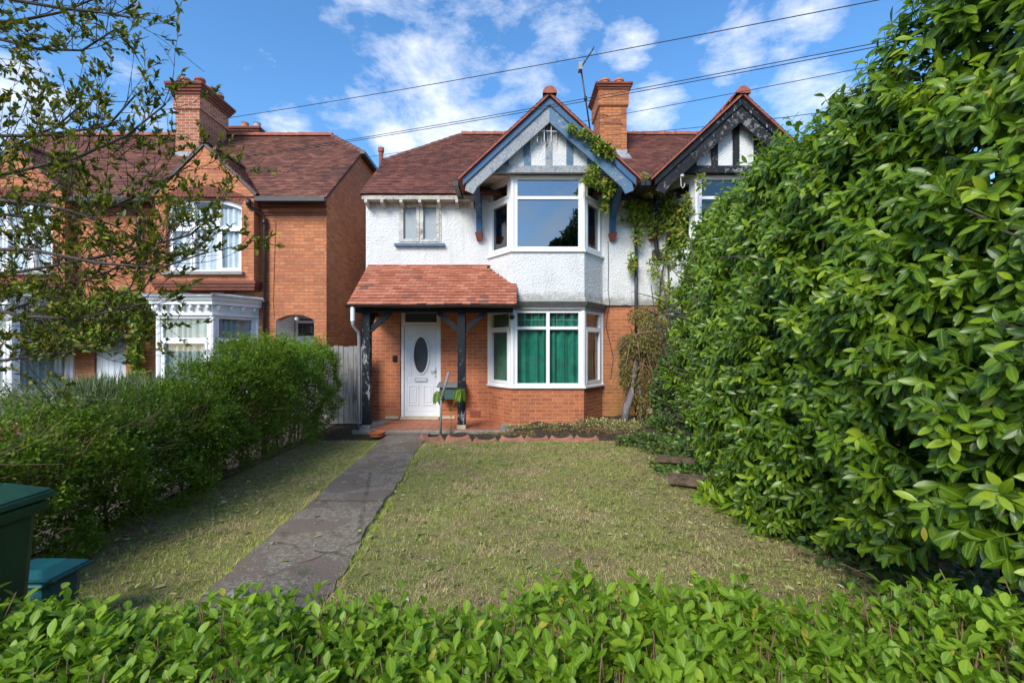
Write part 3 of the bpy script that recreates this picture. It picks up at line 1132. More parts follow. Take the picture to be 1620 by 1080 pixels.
grid_sheet('lawn', -3.5, 3.2, 1.3, 7.95, 60, 60, lambda X, Y: lawn_z(X, Y) * np.clip((7.95 - Y) * 4, 0, 1), M['lawn'], 'patchy half dried mown lawn in front of the white house', 'lawn')


def path_edges(Y):
    t = (Y - 2.9) / (8.35 - 2.9)
    return -1.99 - .31 * t, -1.17 - .37 * t


def build_path():
    mb = MB()
    ys = [1.45 + (8.5 - 1.45) * i / 60 for i in range(61)]
    rr = random.Random(5)
    k = 0
    L, R = [], []
    for y in ys:
        a, b = path_edges(y)
        L.append(a + rr.uniform(-.02, .02) + .015 * math.sin(y * 3))
        R.append(b + rr.uniform(-.02, .02) + .015 * math.sin(y * 2.3 + 1))
    for i in range(60):
        y0, y1 = ys[i], ys[i + 1]
        mb.v += [(L[i], y0, .0), (L[i] + .015, y0, .032), (R[i] - .015, y0, .032), (R[i], y0, 0)]
    mb.v += [(L[60], ys[60], .0), (L[60] + .015, ys[60], .032), (R[60] - .015, ys[60], .032), (R[60], ys[60], 0)]
    for i in range(60):
        a = i * 4
        for j in range(3):
            mb.f.append([a + j, a + j + 1, a + 5 + j, a + 4 + j])
    o = mb.build('path', M['path'])
    tag(o, 'cracked worn concrete path leading to the white front door', 'path', kind='structure')


build_path()


def bed_z(X, Y):
    e = np.clip((X + 1.35) * 6, 0, 1) * np.clip((Y - 7.93) * 8, 0, 1)
    return -.012 + e * (0.045 + 0.07 * np.clip((X - .1) * 2, 0, 1) + .03 * np.sin(X * 5.1 + Y * 3) * np.sin(Y * 6) + .015 * np.sin(X * 13 + 1) + .05 * np.clip(X - 1.6, 0, 1))


def build_beds():
    X, Y = np.meshgrid(np.linspace(-1.35, 6.5, 90), np.linspace(7.93, 10.05, 30))
    Z = bed_z(X, Y)
    # keep the soil below the porch slab
    Z = np.where((X < 0.0) & (Y > 8.5), -0.01, Z)
    V = np.stack([X, Y, Z], -1).reshape(-1, 3)
    nx = 90
    i = np.arange(29 * nx).reshape(29, nx)[:, :-1].reshape(-1)
    F = np.stack([i, i + 1, i + nx + 1, i + nx], 1)
    o = np_mesh('flower_bed', V, F.reshape(-1), np.full(len(F), 4), M['soil'])
    tag(o, 'raised strip of bare soil and debris under the bay window', 'soil', kind='structure')


build_beds()

# ================================================================== WHITE HOUSE AND ITS PAIR
YW = 10.0       # front wall


def bay_pts(cx, half0, half1, yf, yw=YW):
    return [(cx - half0, yw), (cx - half1, yf), (cx + half1, yf), (cx + half0, yw)]


def seg_windows(parent, pts, z0, z1, layout, depth=.07):
    """windows on the three faces of a canted bay; layout: list of dict per face"""
    for i, lay in enumerate(layout):
        a, b = Vector(pts[i]), Vector(pts[i + 1])
        t = (b - a).normalized()
        g = lay.get('gap', .05)
        W = (b - a).length - 2 * g
        org = Vector((a.x, a.y, 0)) + Vector((t.x, t.y, 0)) * g
        inn = Vector((-t.y, t.x, 0))
        window(parent, org, Vector((t.x, t.y, 0)), W, z0, z1, lay['cells'](W), lay['glass'], 'window', depth, inn=inn, curtain=lay.get('curtain'), cdist=lay.get('cd', .1),
               lattice=lay.get('lat', False), cz=lay.get('cz'))


def corner_posts(parent, pts, z0, z1, w=.055):
    for i, p in enumerate(pts):
        q = offset_path(pts, -.03)[i]
        mb = MB()
        mb.lathe((q.x, q.y, 0), [(w, z0), (w, z1)], 8)
        mb.build('corner_post', M['upvc'], parent)


def timber_gable(parent, cx, blue=True):
    yg = 9.16
    H = 'blue' if blue else 'black_wood2'
    hw = 1.35
    g = MB()
    g.wall([(cx - hw, 5.27), (cx + hw, 5.27), (cx, 6.52)], [], (0, yg, 0), (1, 0, 0), (0, .06, 0))
    wall = g.build('gable_panel', M['render'], parent)
    for i, dx in enumerate((-.855, -.43, 0, .42, .835)):
        top = 6.50 - abs(dx) * .93
        s = MB()
        s.wall([(cx + dx - .062, 5.272), (cx + dx + .062, 5.272), (cx + dx + .062, min(top, 6.50 - abs(dx + .062) * .93)), (cx + dx - .062, min(top, 6.5 - abs(dx - .062) * .93))], [], (0, yg - .035, 0), (1, 0, 0), (0, .034, 0))
        s.build('stud', M[H if i != 2 or not blue else 'blue_bad'], wall)
    b = MB()
    b.box(cx - hw - .04, cx + hw + .04, yg - .05, yg + .09, 5.13, 5.27)
    b.build('tie_beam', M['blue_bad' if blue else 'black_wood2'], parent)
    s = MB()
    s.box(cx - hw - .2, cx + hw + .2, yg + .04, YW - .01, 5.13, 5.16)
    s.build('soffit', M['cream'], parent)
    # bargeboards: a thin upper strip and a deep lower board
    for sgn in (-1, 1):
        def P(d, z, y):
            return (cx + sgn * d, y, z)
        top = lambda d: 6.53 - .93 * d
        lo = MB()
        lo.prism([P(0, top(0) - .13, 8.95), P(1.62, top(1.62) - .13, 8.95), P(1.66, top(1.62) - .30, 8.95), P(1.50, top(1.62) - .37, 8.95), P(1.42, top(1.42) - .42, 8.95), P(0, top(0) - .47, 8.95)], (0, .05, 0))
        mm = ('blue_bad' if sgn < 0 else 'blue') if blue else 'black_wood2'
        bb = lo.build('bargeboard', M[mm], parent, label=('flaking grey and blue bargeboard' if blue else 'flaking black bargeboard'))
        up = MB()
        up.prism([P(0, top(0), 8.915), P(1.70, top(1.70), 8.915), P(1.70, top(1.70) - .14, 8.915), P(0, top(0) - .14, 8.915)], (0, .034, 0))
        up.build('edge_strip', M['blue_clean' if blue else 'black_wood'], bb)
    # roof: two tiled planes running back into the main roof
    ang = math.atan(.93)
    L = 1.80 / math.cos(ang)
    rf = None
    for sgn in (-1, 1):
        org = (cx + sgn * 1.80, 8.86, 6.60 - .93 * 1.80)
        v = (-sgn * math.cos(ang), 0, math.sin(ang))
        keep = lambda p: p.z > 4.93 + .8 * (p.y - 9.7) - .03
        t = tile_roof('gable_roof_tiles', M['tile_main'], parent, org, (0, 1, 0), v, 3.1, L, keep, .1, .165, seed=int(20 + sgn + cx))
        sl = MB()
        n = Vector((sgn * math.sin(ang), 0, math.cos(ang)))
        o = Vector(org) - n * .004
        c1 = Vector((cx, 8.86, 6.60)) - n * .004
        # the slab, cut along the valley
        pts = [o, o + Vector((0, .97, 0)), Vector((cx, 11.75, 6.60)) - n * .004, c1]
        sl.prism(pts, n * -.03)
        sl.build('roof_deck', M['ridge'], t)
    rc = MB()
    ridge_caps(rc, (cx, 8.84, 6.63), (cx, 11.7, 6.63), .12, .3)
    rc.build('ridge_tiles', M['ridge'], parent)
    # brackets from wall to bargeboard feet, on clay corbels
    for sgn in (-1, 1):
        bx_ = cx + sgn * 1.45
        br = MB()
        br.box(bx_ - .06, bx_ + .06, 9.84, 9.955, 4.12, 4.98)
        seq = [(9.86, 4.42), (9.72, 4.50), (9.5, 4.66), (9.28, 4.80), (9.02, 4.92)]
        for (ya, za), (yb, zb) in zip(seq[:-1], seq[1:]):
            br.hexa([(bx_ - .055, ya, za - .02), (bx_ + .055, ya, za - .02), (bx_ + .055, yb, zb - .02), (bx_ - .055, yb, zb - .02),
                     (bx_ - .055, ya, za + .11), (bx_ + .055, ya, za + .11), (bx_ + .055, yb, zb + .11), (bx_ - .055, yb, zb + .11)])
        o = br.build('bracket', M['blue_clean' if blue else 'black_wood'], parent, bevel=.008)
        cb = MB()
        cb.hexa([(bx_ - .05, 9.86, 3.96), (bx_ + .05, 9.86, 3.96), (bx_ + .05, 9.955, 3.96), (bx_ - .05, 9.955, 3.96),
                 (bx_ - .085, 9.80, 4.11), (bx_ + .085, 9.80, 4.11), (bx_ + .085, 9.955, 4.11), (bx_ - .085, 9.955, 4.11)])
        cb.build('corbel', M['corbel'], o)
        # small box gutters by the feet
        gt = MB()
        gt.box(cx + sgn * 1.84 - .05, cx + sgn * 1.84 + .05, 8.9, 9.75, 4.80, 4.89)
        gt.build('side_gutter', M['iron'], parent)


def house_bay(parent, cx, curtain, glass_up, main=True):
    pts = bay_pts(cx, 1.25, .735, 9.3)
    bs = MB()
    band(bs, pts, 0, .80, 0, inner=-.12)
    bs.build('bay_base', M['brick_main'], parent)
    sk = MB()
    band(sk, pts, 2.56, 2.66, .055, inner=-.06, o_top=.02)
    band(sk, pts, 2.66, 3.58, .02, inner=-.06, o_top=.01)
    sk.build('bay_render', M['render'], parent)
    ld = MB()
    band(ld, pts, 2.40, 2.46, .035, inner=-.04)
    band(ld, pts, 2.46, 2.56, .045, inner=-.04, o_top=.12)
    ld.build('lead_flashing', M['lead_dark'], parent)
    for z in (.80, 3.58):
        sl = MB()
        band(sl, pts, z, z + .035, .055, inner=-.06)
        sl.build('bay_sill', M['upvc'], parent)
    for z0, z1 in ((.835, 2.40), (3.615, 5.13)):
        corner_posts(parent, pts, z0, z1)
        if z0 > 3:
            cp = MB()
            band(cp, pts, 5.10, 5.128, .03, inner=-.05)
            cp.build('head_trim', M['upvc'], parent)
    fr = .06

    def side_cells(z0, z1, zt):
        return lambda W: [(fr, W - fr, z0 + .06, zt - .03, 1), (fr, W - fr, zt + .03, z1 - .06, 1 if z0 > 3 else 0)]
    lo_f = lambda W: [(fr, W / 2 - .035, .90, 2.00, 0), (W / 2 + .035, W - fr, .90, 2.00, 0), (fr, W / 2 - .035, 2.06, 2.34, 0), (W / 2 + .035, W - fr, 2.06, 2.34, 0)]
    up_f = lambda W: [(fr, W - fr, 3.69, 4.66, 0), (fr, W - fr, 4.72, 5.06, 0)]
    seg_windows(parent, pts, .835, 2.40, [
        dict(cells=side_cells(.835, 2.40, 2.03), glass='glass', curtain=curtain, lat=True, cd=.06),
        dict(cells=lo_f, glass='glass', curtain=curtain, lat=True, cd=.03),
        dict(cells=side_cells(.835, 2.40, 2.03), glass='glass', curtain=curtain, lat=False, cd=.16)])
    seg_windows(parent, pts, 3.615, 5.13, [
        dict(cells=side_cells(3.615, 5.13, 4.70), glass='glass_dark'),
        dict(cells=up_f, glass=glass_up),
        dict(cells=side_cells(3.615, 5.13, 4.70), glass='glass_dark')])
    # rooms behind the panes
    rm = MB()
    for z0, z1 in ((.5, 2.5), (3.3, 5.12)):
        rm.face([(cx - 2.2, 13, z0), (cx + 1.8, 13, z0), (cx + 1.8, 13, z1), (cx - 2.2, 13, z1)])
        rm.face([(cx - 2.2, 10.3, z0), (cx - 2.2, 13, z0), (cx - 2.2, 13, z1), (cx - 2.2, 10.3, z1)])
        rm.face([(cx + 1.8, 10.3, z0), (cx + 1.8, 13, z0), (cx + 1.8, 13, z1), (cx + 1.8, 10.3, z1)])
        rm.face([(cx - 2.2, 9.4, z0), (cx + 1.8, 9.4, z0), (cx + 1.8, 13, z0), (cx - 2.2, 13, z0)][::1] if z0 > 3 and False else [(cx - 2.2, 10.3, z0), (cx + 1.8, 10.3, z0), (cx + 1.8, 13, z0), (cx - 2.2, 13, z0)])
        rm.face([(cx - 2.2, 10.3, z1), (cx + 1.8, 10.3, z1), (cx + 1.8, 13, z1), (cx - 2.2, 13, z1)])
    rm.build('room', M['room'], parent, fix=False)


def main_roof(parent, x0, x1, hip_left, hip_right, seed):
    """pitched roof from eave (y 9.7, z 4.91) to ridge (y 13.5); the outer ends are half-hipped"""
    ang = math.atan(.8)
    ez = lambda y: 4.91 + .8 * (y - 9.7)
    rz, ry = ez(13.5), 13.5
    hipx = 1.76

    def keep(p):
        if hip_left and p.y > 11.48 and p.x < x0 + (p.y - 11.48) / (13.5 - 11.48) * hipx:
            return False
        if hip_right and p.y > 11.48 and p.x > x1 - (p.y - 11.48) / (13.5 - 11.48) * hipx:
            return False
        return True
    org = (x0, 9.68, 4.90)
    L = (13.52 - 9.68) / math.cos(ang)
    t = tile_roof('roof', M['tile_main'], parent, org, (1, 0, 0), (0, math.cos(ang), math.sin(ang)), x1 - x0, L, keep, .1, .165, seed)
    d = MB()
    yj, zj = 11.48, ez(11.48)
    rl = x0 + (hipx if hip_left else 0)
    rr_ = x1 - (hipx if hip_right else 0)
    e = .008
    front = [(x0, 9.70, 4.91 - e), (x1, 9.70, 4.91 - e)]
    if hip_right:
        front += [(x1, yj, zj - e), (rr_, ry, rz - e)]
    else:
        front += [(x1, ry, rz - e)]
    if hip_left:
        front += [(rl, ry, rz - e), (x0, yj, zj - e)]
    else:
        front += [(x0, ry, rz - e)]
    d.prism(front, (0, .02, -.03))
    yb = 2 * 13.5 - 9.7
    back = [(p[0], 27.0 - p[1], p[2]) for p in front]
    d.prism(back, (0, -.02, -.03))
    for flag, xa, xr in ((hip_left, x0, rl), (hip_right, x1, rr_)):
        if flag:
            d.prism([(xa, yj, zj - e), (xr, ry, rz - e), (xa, 27 - yj, zj - e)], (0, 0, -.03))
    d.build('roof_deck', M['tile_main'], t)
    rc, hc = MB(), MB()
    ridge_caps(rc, (rl, ry, rz + .02), (rr_, ry, rz + .02), .12, .3)
    rc.build('ridge_tiles', M['ridge'], t)
    if hip_left:
        ridge_caps(hc, (x0, yj, zj + .01), (rl, ry, rz + .01), .09, .25)
    if hip_right:
        ridge_caps(hc, (x1, yj, zj + .01), (rr_, ry, rz + .01), .09, .25)
    if hc.v:
        hc.build('hip_tiles', M['ridge_dark'], t)
    # verge mortar under the outer tiles
    for flag, xa, s in ((hip_left, x0, 1), (hip_right, x1, -1)):
        if flag:
            m = MB()
            m.prism([(xa + s * .03, 9.72, 4.80), (xa + s * .03, yj, zj - .12), (xa + s * .03, yj, zj - .035), (xa + s * .03, 9.72, 4.88)], (s * .03, 0, 0))
            m.build('verge_board', M['old_white'], t)
    return t


def eaves(parent, x0, x1, tails):
    s = MB()
    s.box(x0, x1, 9.74, 9.99, 4.80, 4.82)
    s.box(x0, x1, 9.71, 9.738, 4.79, 4.875)
    s.build('fascia', M['cream'], parent)
    for tx in tails:
        m = MB()
        m.hexa([(tx - .03, 9.70, 4.73), (tx + .03, 9.70, 4.73), (tx + .03, 9.98, 4.66), (tx - .03, 9.98, 4.66), (tx - .03, 9.70, 4.785), (tx + .03, 9.70, 4.785), (tx + .03, 9.98, 4.80), (tx - .03, 9.98, 4.80)])
        m.build('rafter_tail', M['old_white'], parent)


def white_house():
    H = thing('house', (-.3, YW, 0), 'white rendered house with blue timber gable, orange tiled porch and white front door', 'house', 'pair of joined white houses')
    cx = .735
    w = MB()
    w.wall(rect(-3.17, 2.62, -.1, 2.56), [rect(-2.46, -1.56, .06, 2.46), rect(-.40, 1.87, .83, 2.38)], (0, YW, 0), (1, 0, 0), (0, .24, 0))
    w.build('brick_wall', M['brick_main'], H)
    r = MB()
    r.wall(rect(-3.20, 2.618, 2.56, 4.98), [rect(-2.48, -1.55, 3.90, 4.80), rect(-.40, 1.87, 3.62, 4.96)], (0, YW - .03, 0), (1, 0, 0), (0, .25, 0))
    # bell-mouth drip at the foot of the render
    r.hexa([(-3.20, YW - .055, 2.555), (-.5, YW - .055, 2.555), (-.5, YW - .031, 2.555), (-3.20, YW - .031, 2.555), (-3.20, YW - .034, 2.64), (-.5, YW - .034, 2.64), (-.5, YW - .031, 2.64), (-3.20, YW - .031, 2.64)])
    r.hexa([(1.97, YW - .055, 2.555), (2.618, YW - .055, 2.555), (2.618, YW - .031, 2.555), (1.97, YW - .031, 2.555), (1.97, YW - .034, 2.64), (2.618, YW - .034, 2.64), (2.618, YW - .031, 2.64), (1.97, YW - .031, 2.64)])
    r.build('render_wall', M['render'], H)
    sd_ = MB()
    zf = lambda y: 4.86 + .8 * (y - 9.7)
    sd_.prism([(-3.17, 10.24, -.1), (-3.17, 17.3, -.1), (-3.17, 17.3, 4.86), (-3.17, 27 - 11.48, zf(11.48)), (-3.17, 11.48, zf(11.48)), (-3.17, 10.24, zf(10.24))], (.24, 0, 0))
    sd_.build('side_wall', M['render'], H)
    bk = MB()
    bk.box(-3.17, 2.62, 17.3, 17.5, -.1, 4.86)
    bk.build('rear_wall', M['brick_main'], H)
    main_roof(H, -3.24, 2.62, True, False, 41)
    eaves(H, -3.17, -.75, (-3.12, -2.78, -2.37, -1.97, -1.57, -1.18, -.86))
    eaves(H, 2.22, 2.62, (2.4,))
    timber_gable(H, cx, True)
    house_bay(H, cx, 'curtain_green', 'glass_sky')
    # small wooden casement upstairs
    W = .93
    wd = window(H, (-2.48, YW - .045, 0), (1, 0, 0), W, 3.90, 4.80, [(.05, W / 2 - .02, 3.95, 4.75, 1), (W / 2 + .02, W - .05, 3.95, 4.75, 1)], 'glass_net', fm='old_white', depth=.09, sashw=.055, label='old wooden two light casement')
    s = MB()
    s.box(-2.56, -1.47, YW - .12, YW - .031, 3.84, 3.898)
    s.build('sill', M['blue'], wd)
    # chimney
    c = MB()
    c.box(2.30, 3.00, 11.9, 12.85, 6.2, 7.92)
    ch = c.build('chimney', M['brick_chim'], H)
    c = MB()
    c.hexa([(2.30, 11.9, 7.92), (3.00, 11.9, 7.92), (3.00, 12.85, 7.92), (2.30, 12.85, 7.92), (2.255, 11.855, 7.96), (3.045, 11.855, 7.96), (3.045, 12.895, 7.96), (2.255, 12.895, 7.96)])
    c.box(2.255, 3.045, 11.855, 12.895, 7.96, 8.36)
    c.build('chimney_collar', M['brick_chim'], ch)
    c = MB()
    for k in range(3):
        e = .03 * (k + 1)
        c.box(2.255 - e, 3.045 + e, 11.855 - e, 12.895 + e, 8.36 + .052 * k, 8.36 + .052 * (k + 1) - (.002 if k < 2 else 0))
    c.build('chimney_cap', M['brick_trim'], ch)
    for xx in (2.47, 2.84):
        for yy in (12.1, 12.6):
            p = MB()
            p.lathe((xx, yy, 8.51), [(.115, 0), (.115, .17), (.135, .18), (.135, .22), (.10, .22), (.09, .05)], 16)
            p.build('chimney_pot', M['terracotta'], ch, smooth=False)
    f = MB()
    f.box(2.29, 3.01, 11.885, 11.9, 6.45, 6.80)
    f.hexa([(2.27, 11.62, 6.455), (3.06, 11.62, 6.455), (3.06, 11.9, 6.685), (2.27, 11.9, 6.685), (2.27, 11.62, 6.475), (3.06, 11.62, 6.475), (3.06, 11.9, 6.705), (2.27, 11.9, 6.705)])
    for k in range(4):
        f.box(3.0, 3.012, 11.9 + k * .18, 12.08 + k * .18, 6.6 + k * .14, 6.82 + k * .14)
    f.build('flashing', M['lead'], ch)
    b = MB()
    for z in (7.72, 7.50):
        b.tube([(2.28, 11.96, z), (2.26, 11.86, z), (2.9 if z < 7.6 else 2.5, 11.88, z - .02)], .007, 5)
    b.build('clamp_wire', M['cable'], ch)
    # ---------------- front door
    fr = MB()
    fr.wall(rect(-2.45, -1.57, .06, 2.455), [rect(-2.385, -1.635, .12, 2.13), rect(-2.36, -1.66, 2.19, 2.39)], (0, YW + .03, 0), (1, 0, 0), (0, .09, 0))
    leaf = MB()
    x0, x1, z0, z1 = -2.383, -1.637, .125, 2.125
    cxd = (x0 + x1) / 2
    ell = [(cxd + .155 * math.cos(t * math.pi / 16), 1.47 + .395 * math.sin(t * math.pi / 16)) for t in range(32)]
    leaf.wall(rect(x0, x1, z0, z1), [ell], (0, YW + .055, 0), (1, 0, 0), (0, .045, 0))
    e2 = [(cxd + .195 * math.cos(t * math.pi / 16), 1.47 + .435 * math.sin(t * math.pi / 16)) for t in range(32)]
    leaf.wall(e2, [ell], (0, YW + .035, 0), (1, 0, 0), (0, .02, 0))
    door = leaf.build('door', M['door_white'], H, label='white door with oval glass')
    fr.build('door_frame', M['upvc'], door)
    g = MB()
    g.prism([(p[0], YW + .075, p[1]) for p in ell], (0, .01, 0))
    g.box(-2.36, -1.66, YW + .075, YW + .085, 2.19, 2.39)
    g.build('pane', M['glass_obs'], door)
    pl = MB()
    gm = MB()
    for a, b in ((x0 + .10, cxd - .045), (cxd + .045, x1 - .10)):
        pl.wall(rect(a, b, .36, .80), [rect(a + .025, b - .025, .385, .775)], (0, YW + .043, 0), (1, 0, 0), (0, .012, 0))
        pl.box(a + .05, b - .05, YW + .046, YW + .056, .41, .75)
    for a, b, c_, d in ((x0 + .09, x0 + .16, 1.78, 1.90), (x1 - .16, x1 - .09, 1.78, 1.90), (x0 + .09, x0 + .16, 1.03, 1.15), (x1 - .16, x1 - .09, 1.03, 1.15)):
        pl.wall(rect(a, b, c_, d), [rect(a + .015, b - .015, c_ + .015, d - .015)], (0, YW + .046, 0), (1, 0, 0), (0, .01, 0))
    pl.wall(rect(x0 + .05, x1 - .05, z0 + .12, z1 - .06), [rect(x0 + .065, x1 - .065, z0 + .135, z1 - .075)], (0, YW + .048, 0), (1, 0, 0), (0, .008, 0))
    pl.build('door_moulding', M['door_white'], door, bevel=.004)
    lb = MB()
    lb.wall(rect(cxd - .135, cxd + .135, .885, .965), [rect(cxd - .115, cxd + .115, .9, .95)], (0, YW + .030, 0), (1, 0, 0), (0, .02, 0))
    lb.build('letterbox_surround', M['groove'], door)
    lf = MB()
    lf.box(cxd - .113, cxd + .113, YW + .038, YW + .05, .902, .948)
    lf.build('letterbox', M['door_white'], door)
    hd = MB()
    hd.box(x1 - .075, x1 - .045, YW + .03, YW + .05, .98, 1.2)
    hd.tube([(x1 - .06, YW + .03, 1.12), (x1 - .06, YW - .01, 1.12), (x1 - .17, YW - .01, 1.12)], .01, 8)
    hd.build('door_handle', M['brass'], door)
    th = MB()
    th.box(-2.44, -1.60, YW - .07, YW + .09, .06, .118)
    th.build('threshold', M['pale_stone'], H)
    for a, b in ((-2.78, -2.48), (-1.54, -1.26)):
        k = MB()
        k.box(a, b, YW - .02, YW - .001, .07, .13)
        k.build('kick_block', M['pale_stone'], H)
    # bell box, air brick
    k = MB()
    k.box(-2.62, -2.53, YW - .035, YW - .001, 1.32, 1.47)
    k.build('door_bell', M['black_plastic'], H, bevel=.015)
    k = MB()
    for j in range(5):
        for i in range(9):
            pass
    k.wall(rect(-.92, -.69, .10, .245), [rect(-.91 + .0244 * i, -.91 + .0244 * i + .014, .112 + .045 * j, .112 + .045 * j + .03) for i in range(9) for j in range(3)], (0, YW - .008, 0), (1, 0, 0), (0, .007, 0))
    k.build('air_brick', M['corbel'], H)
    # green letter trough by the post
    k = MB()
    k.box(-1.54, -1.06, YW - .33, YW - .002, .53, .78)
    bx = k.build('meter_box', M['planter'], H, bevel=.006, label='dull green metal wall box')
    k = MB()
    k.hexa([(-1.60, YW - .38, .785), (-1.02, YW - .38, .785), (-1.02, YW - .002, .785), (-1.60, YW - .002, .785), (-1.60, YW - .38, .80), (-1.02, YW - .38, .80), (-1.02, YW - .002, .88), (-1.60, YW - .002, .88)])
    k.build('box_lid', M['slate'], bx)
    # ---------------- porch
    sl = MB()
    sl.box(-3.05, -.02, 8.66, YW - .001, -.1, .044)
    sl.box(-.02, .10, 8.72, 9.16, -.1, .04)
    st = sl.build('porch_step', M['concrete'], H, bevel=.012)
    q = MB()
    yy = 8.76
    for j in range(8):
        for i in range(16):
            xa = -2.66 + i * .1515
            q.box(xa, xa + .148, yy + j * .1525, yy + j * .1525 + .149, .0445, .052)
    q.build('quarry_tiles', M['quarry'], st)
    ang = math.atan((3.44 - 2.47) / (10 - 8.72))
    L = math.hypot(.97, 1.28)
    keep = lambda p: not (p.x > -.55 + (YW - p.y) * .71 + .0 and p.y > 9.34)
    pr = tile_roof('porch_roof', M['tile_porch'], H, (-3.14, 8.66, 2.445), (1, 0, 0), (0, math.cos(ang), math.sin(ang)), 3.23, L + .06, keep, .112, .168, 77, 1.6)
    d = MB()
    d.prism([(-3.12, 8.70, 2.45), (.07, 8.70, 2.45), (.07, 9.29, 2.895), (-.04, 9.29, 2.895), (-.52, 9.97, 3.41), (-3.12, 9.97, 3.41)], (0, .02, -.035))
    d.build('roof_deck', M['black_wood'], pr)
    k = MB()
    k.prism([(-3.10, 8.80, 2.42), (-3.10, YW - .031, 2.42), (-3.10, YW - .031, 3.36), ], (.04, 0, 0))
    k.build('cheek_board', M['black_wood'], pr)
    k = MB()
    k.box(-3.05, .02, 8.84, 8.97, 2.31, 2.43)
    k.box(-3.05, -2.93, 8.97, YW - .031, 2.31, 2.42)
    k.build('wall_plate', M['black_wood'], pr)
    k = MB()
    k.box(-3.0, 0, 8.98, YW - .032, 2.435, 2.45)
    k.build('porch_ceiling', M['cream'], pr)
    gt = MB()
    n = 8
    pts = []
    for i in range(n + 1):
        a = math.pi + math.pi * i / n
        pts.append((8.655 + .055 * math.cos(a), 2.44 + .055 * math.sin(a)))
    k0 = len(gt.v)
    for X in (-3.16, .14):
        gt.v += [(X, y, z) for y, z in pts]
    for i in range(n):
        gt.f.append([k0 + i, k0 + i + 1, k0 + n + 1 + i + 1, k0 + n + 1 + i])
    gt.f.append([k0 + i for i in range(n + 1)])
    gt.f.append([k0 + n + 1 + i for i in range(n + 1)])
    gt.build('gutter', M['brown_pipe'], pr, fix=False)
    for X, both in ((-2.835, False), (-.985, True)):
        p = MB()
        p.box(X - .075, X + .075, 8.83, 8.98, .13, 2.31)
        po = p.build('porch_post', M['black_wood'], H, bevel=.008)
        k = MB()
        k.box(X - .085, X + .085, 8.82, 8.99, .044, .129)
        k.build('post_base', M['pale_stone'] if both else M['concrete'], po)
        for s in ((-1, 1) if both else (1,)):
            k = MB()
            k.beam((X + s * .05, 8.905, 1.96), (X + s * .46, 8.905, 2.32), .075, .10, (0, 1, 0))
            k.build('brace', M['black_wood'], po)
        k = MB()
        k.beam((X, 8.95, 1.96), (X, 9.4, 2.36), .07, .09, (1, 0, 0))
        k.build('brace', M['black_wood'], po)
    # white outlet and grey pipe at the left of the porch
    k = MB()
    k.tube([(-3.03, 8.66, 2.40), (-3.03, 8.66, 2.13)], .042, 12)
    k.build('outlet', M['upvc'], H, smooth=False)
    k = MB()
    k.tube([(-3.03, 8.66, 2.13), (-3.03, 8.68, 2.05), (-2.96, 8.78, 1.93), (-2.955, 8.80, 1.80), (-2.955, 8.80, .12), (-2.97, 8.74, .05)], .034, 12)
    k.tube([(-2.955, 8.80, .20), (-2.955, 8.80, .14)], .042, 12)
    k.build('downpipe', M['grey_pipe'], H, smooth=True)
    # round bulkhead on the bay, cable down the wall, iron downpipe
    k = MB()
    k.lathe((0, 0, 0), [(.055, 0), (.05, .03), (.03, .05)], 14)
    k.v = [(.0 + x, 9.24 - z, 2.25 + y) for x, y, z in k.v]
    k.build('bulkhead_lamp', M['black_plastic'], H)
    k = MB()
    k.tube([(2.10, 9.955, 3.96), (2.11, 9.955, 3.4), (2.10, 9.955, 2.9), (2.13, 9.93, 2.58), (2.10, 9.985, 2.4), (2.06, 9.985, 2.1), (2.16, 9.985, 1.7), (2.22, 9.985, 1.4), (2.16, 9.985, .95)], .006, 5)
    k.build('wall_cable', M['cable'], H)
    k = MB()
    k.tube([(2.70, 9.90, 4.75), (2.70, 9.90, .1)], .036, 10)
    for z in (1.0, 2.2, 3.4, 4.4):
        k.tube([(2.70, 9.90, z), (2.70, 9.90, z + .07)], .046, 10)
    k.build('iron_downpipe', M['iron'], H, smooth=True)
    k = MB()
    k.box(2.30, 3.15, 9.60, 9.70, 4.76, 4.84)
    k.build('eaves_gutter', M['iron'], H)
    return H


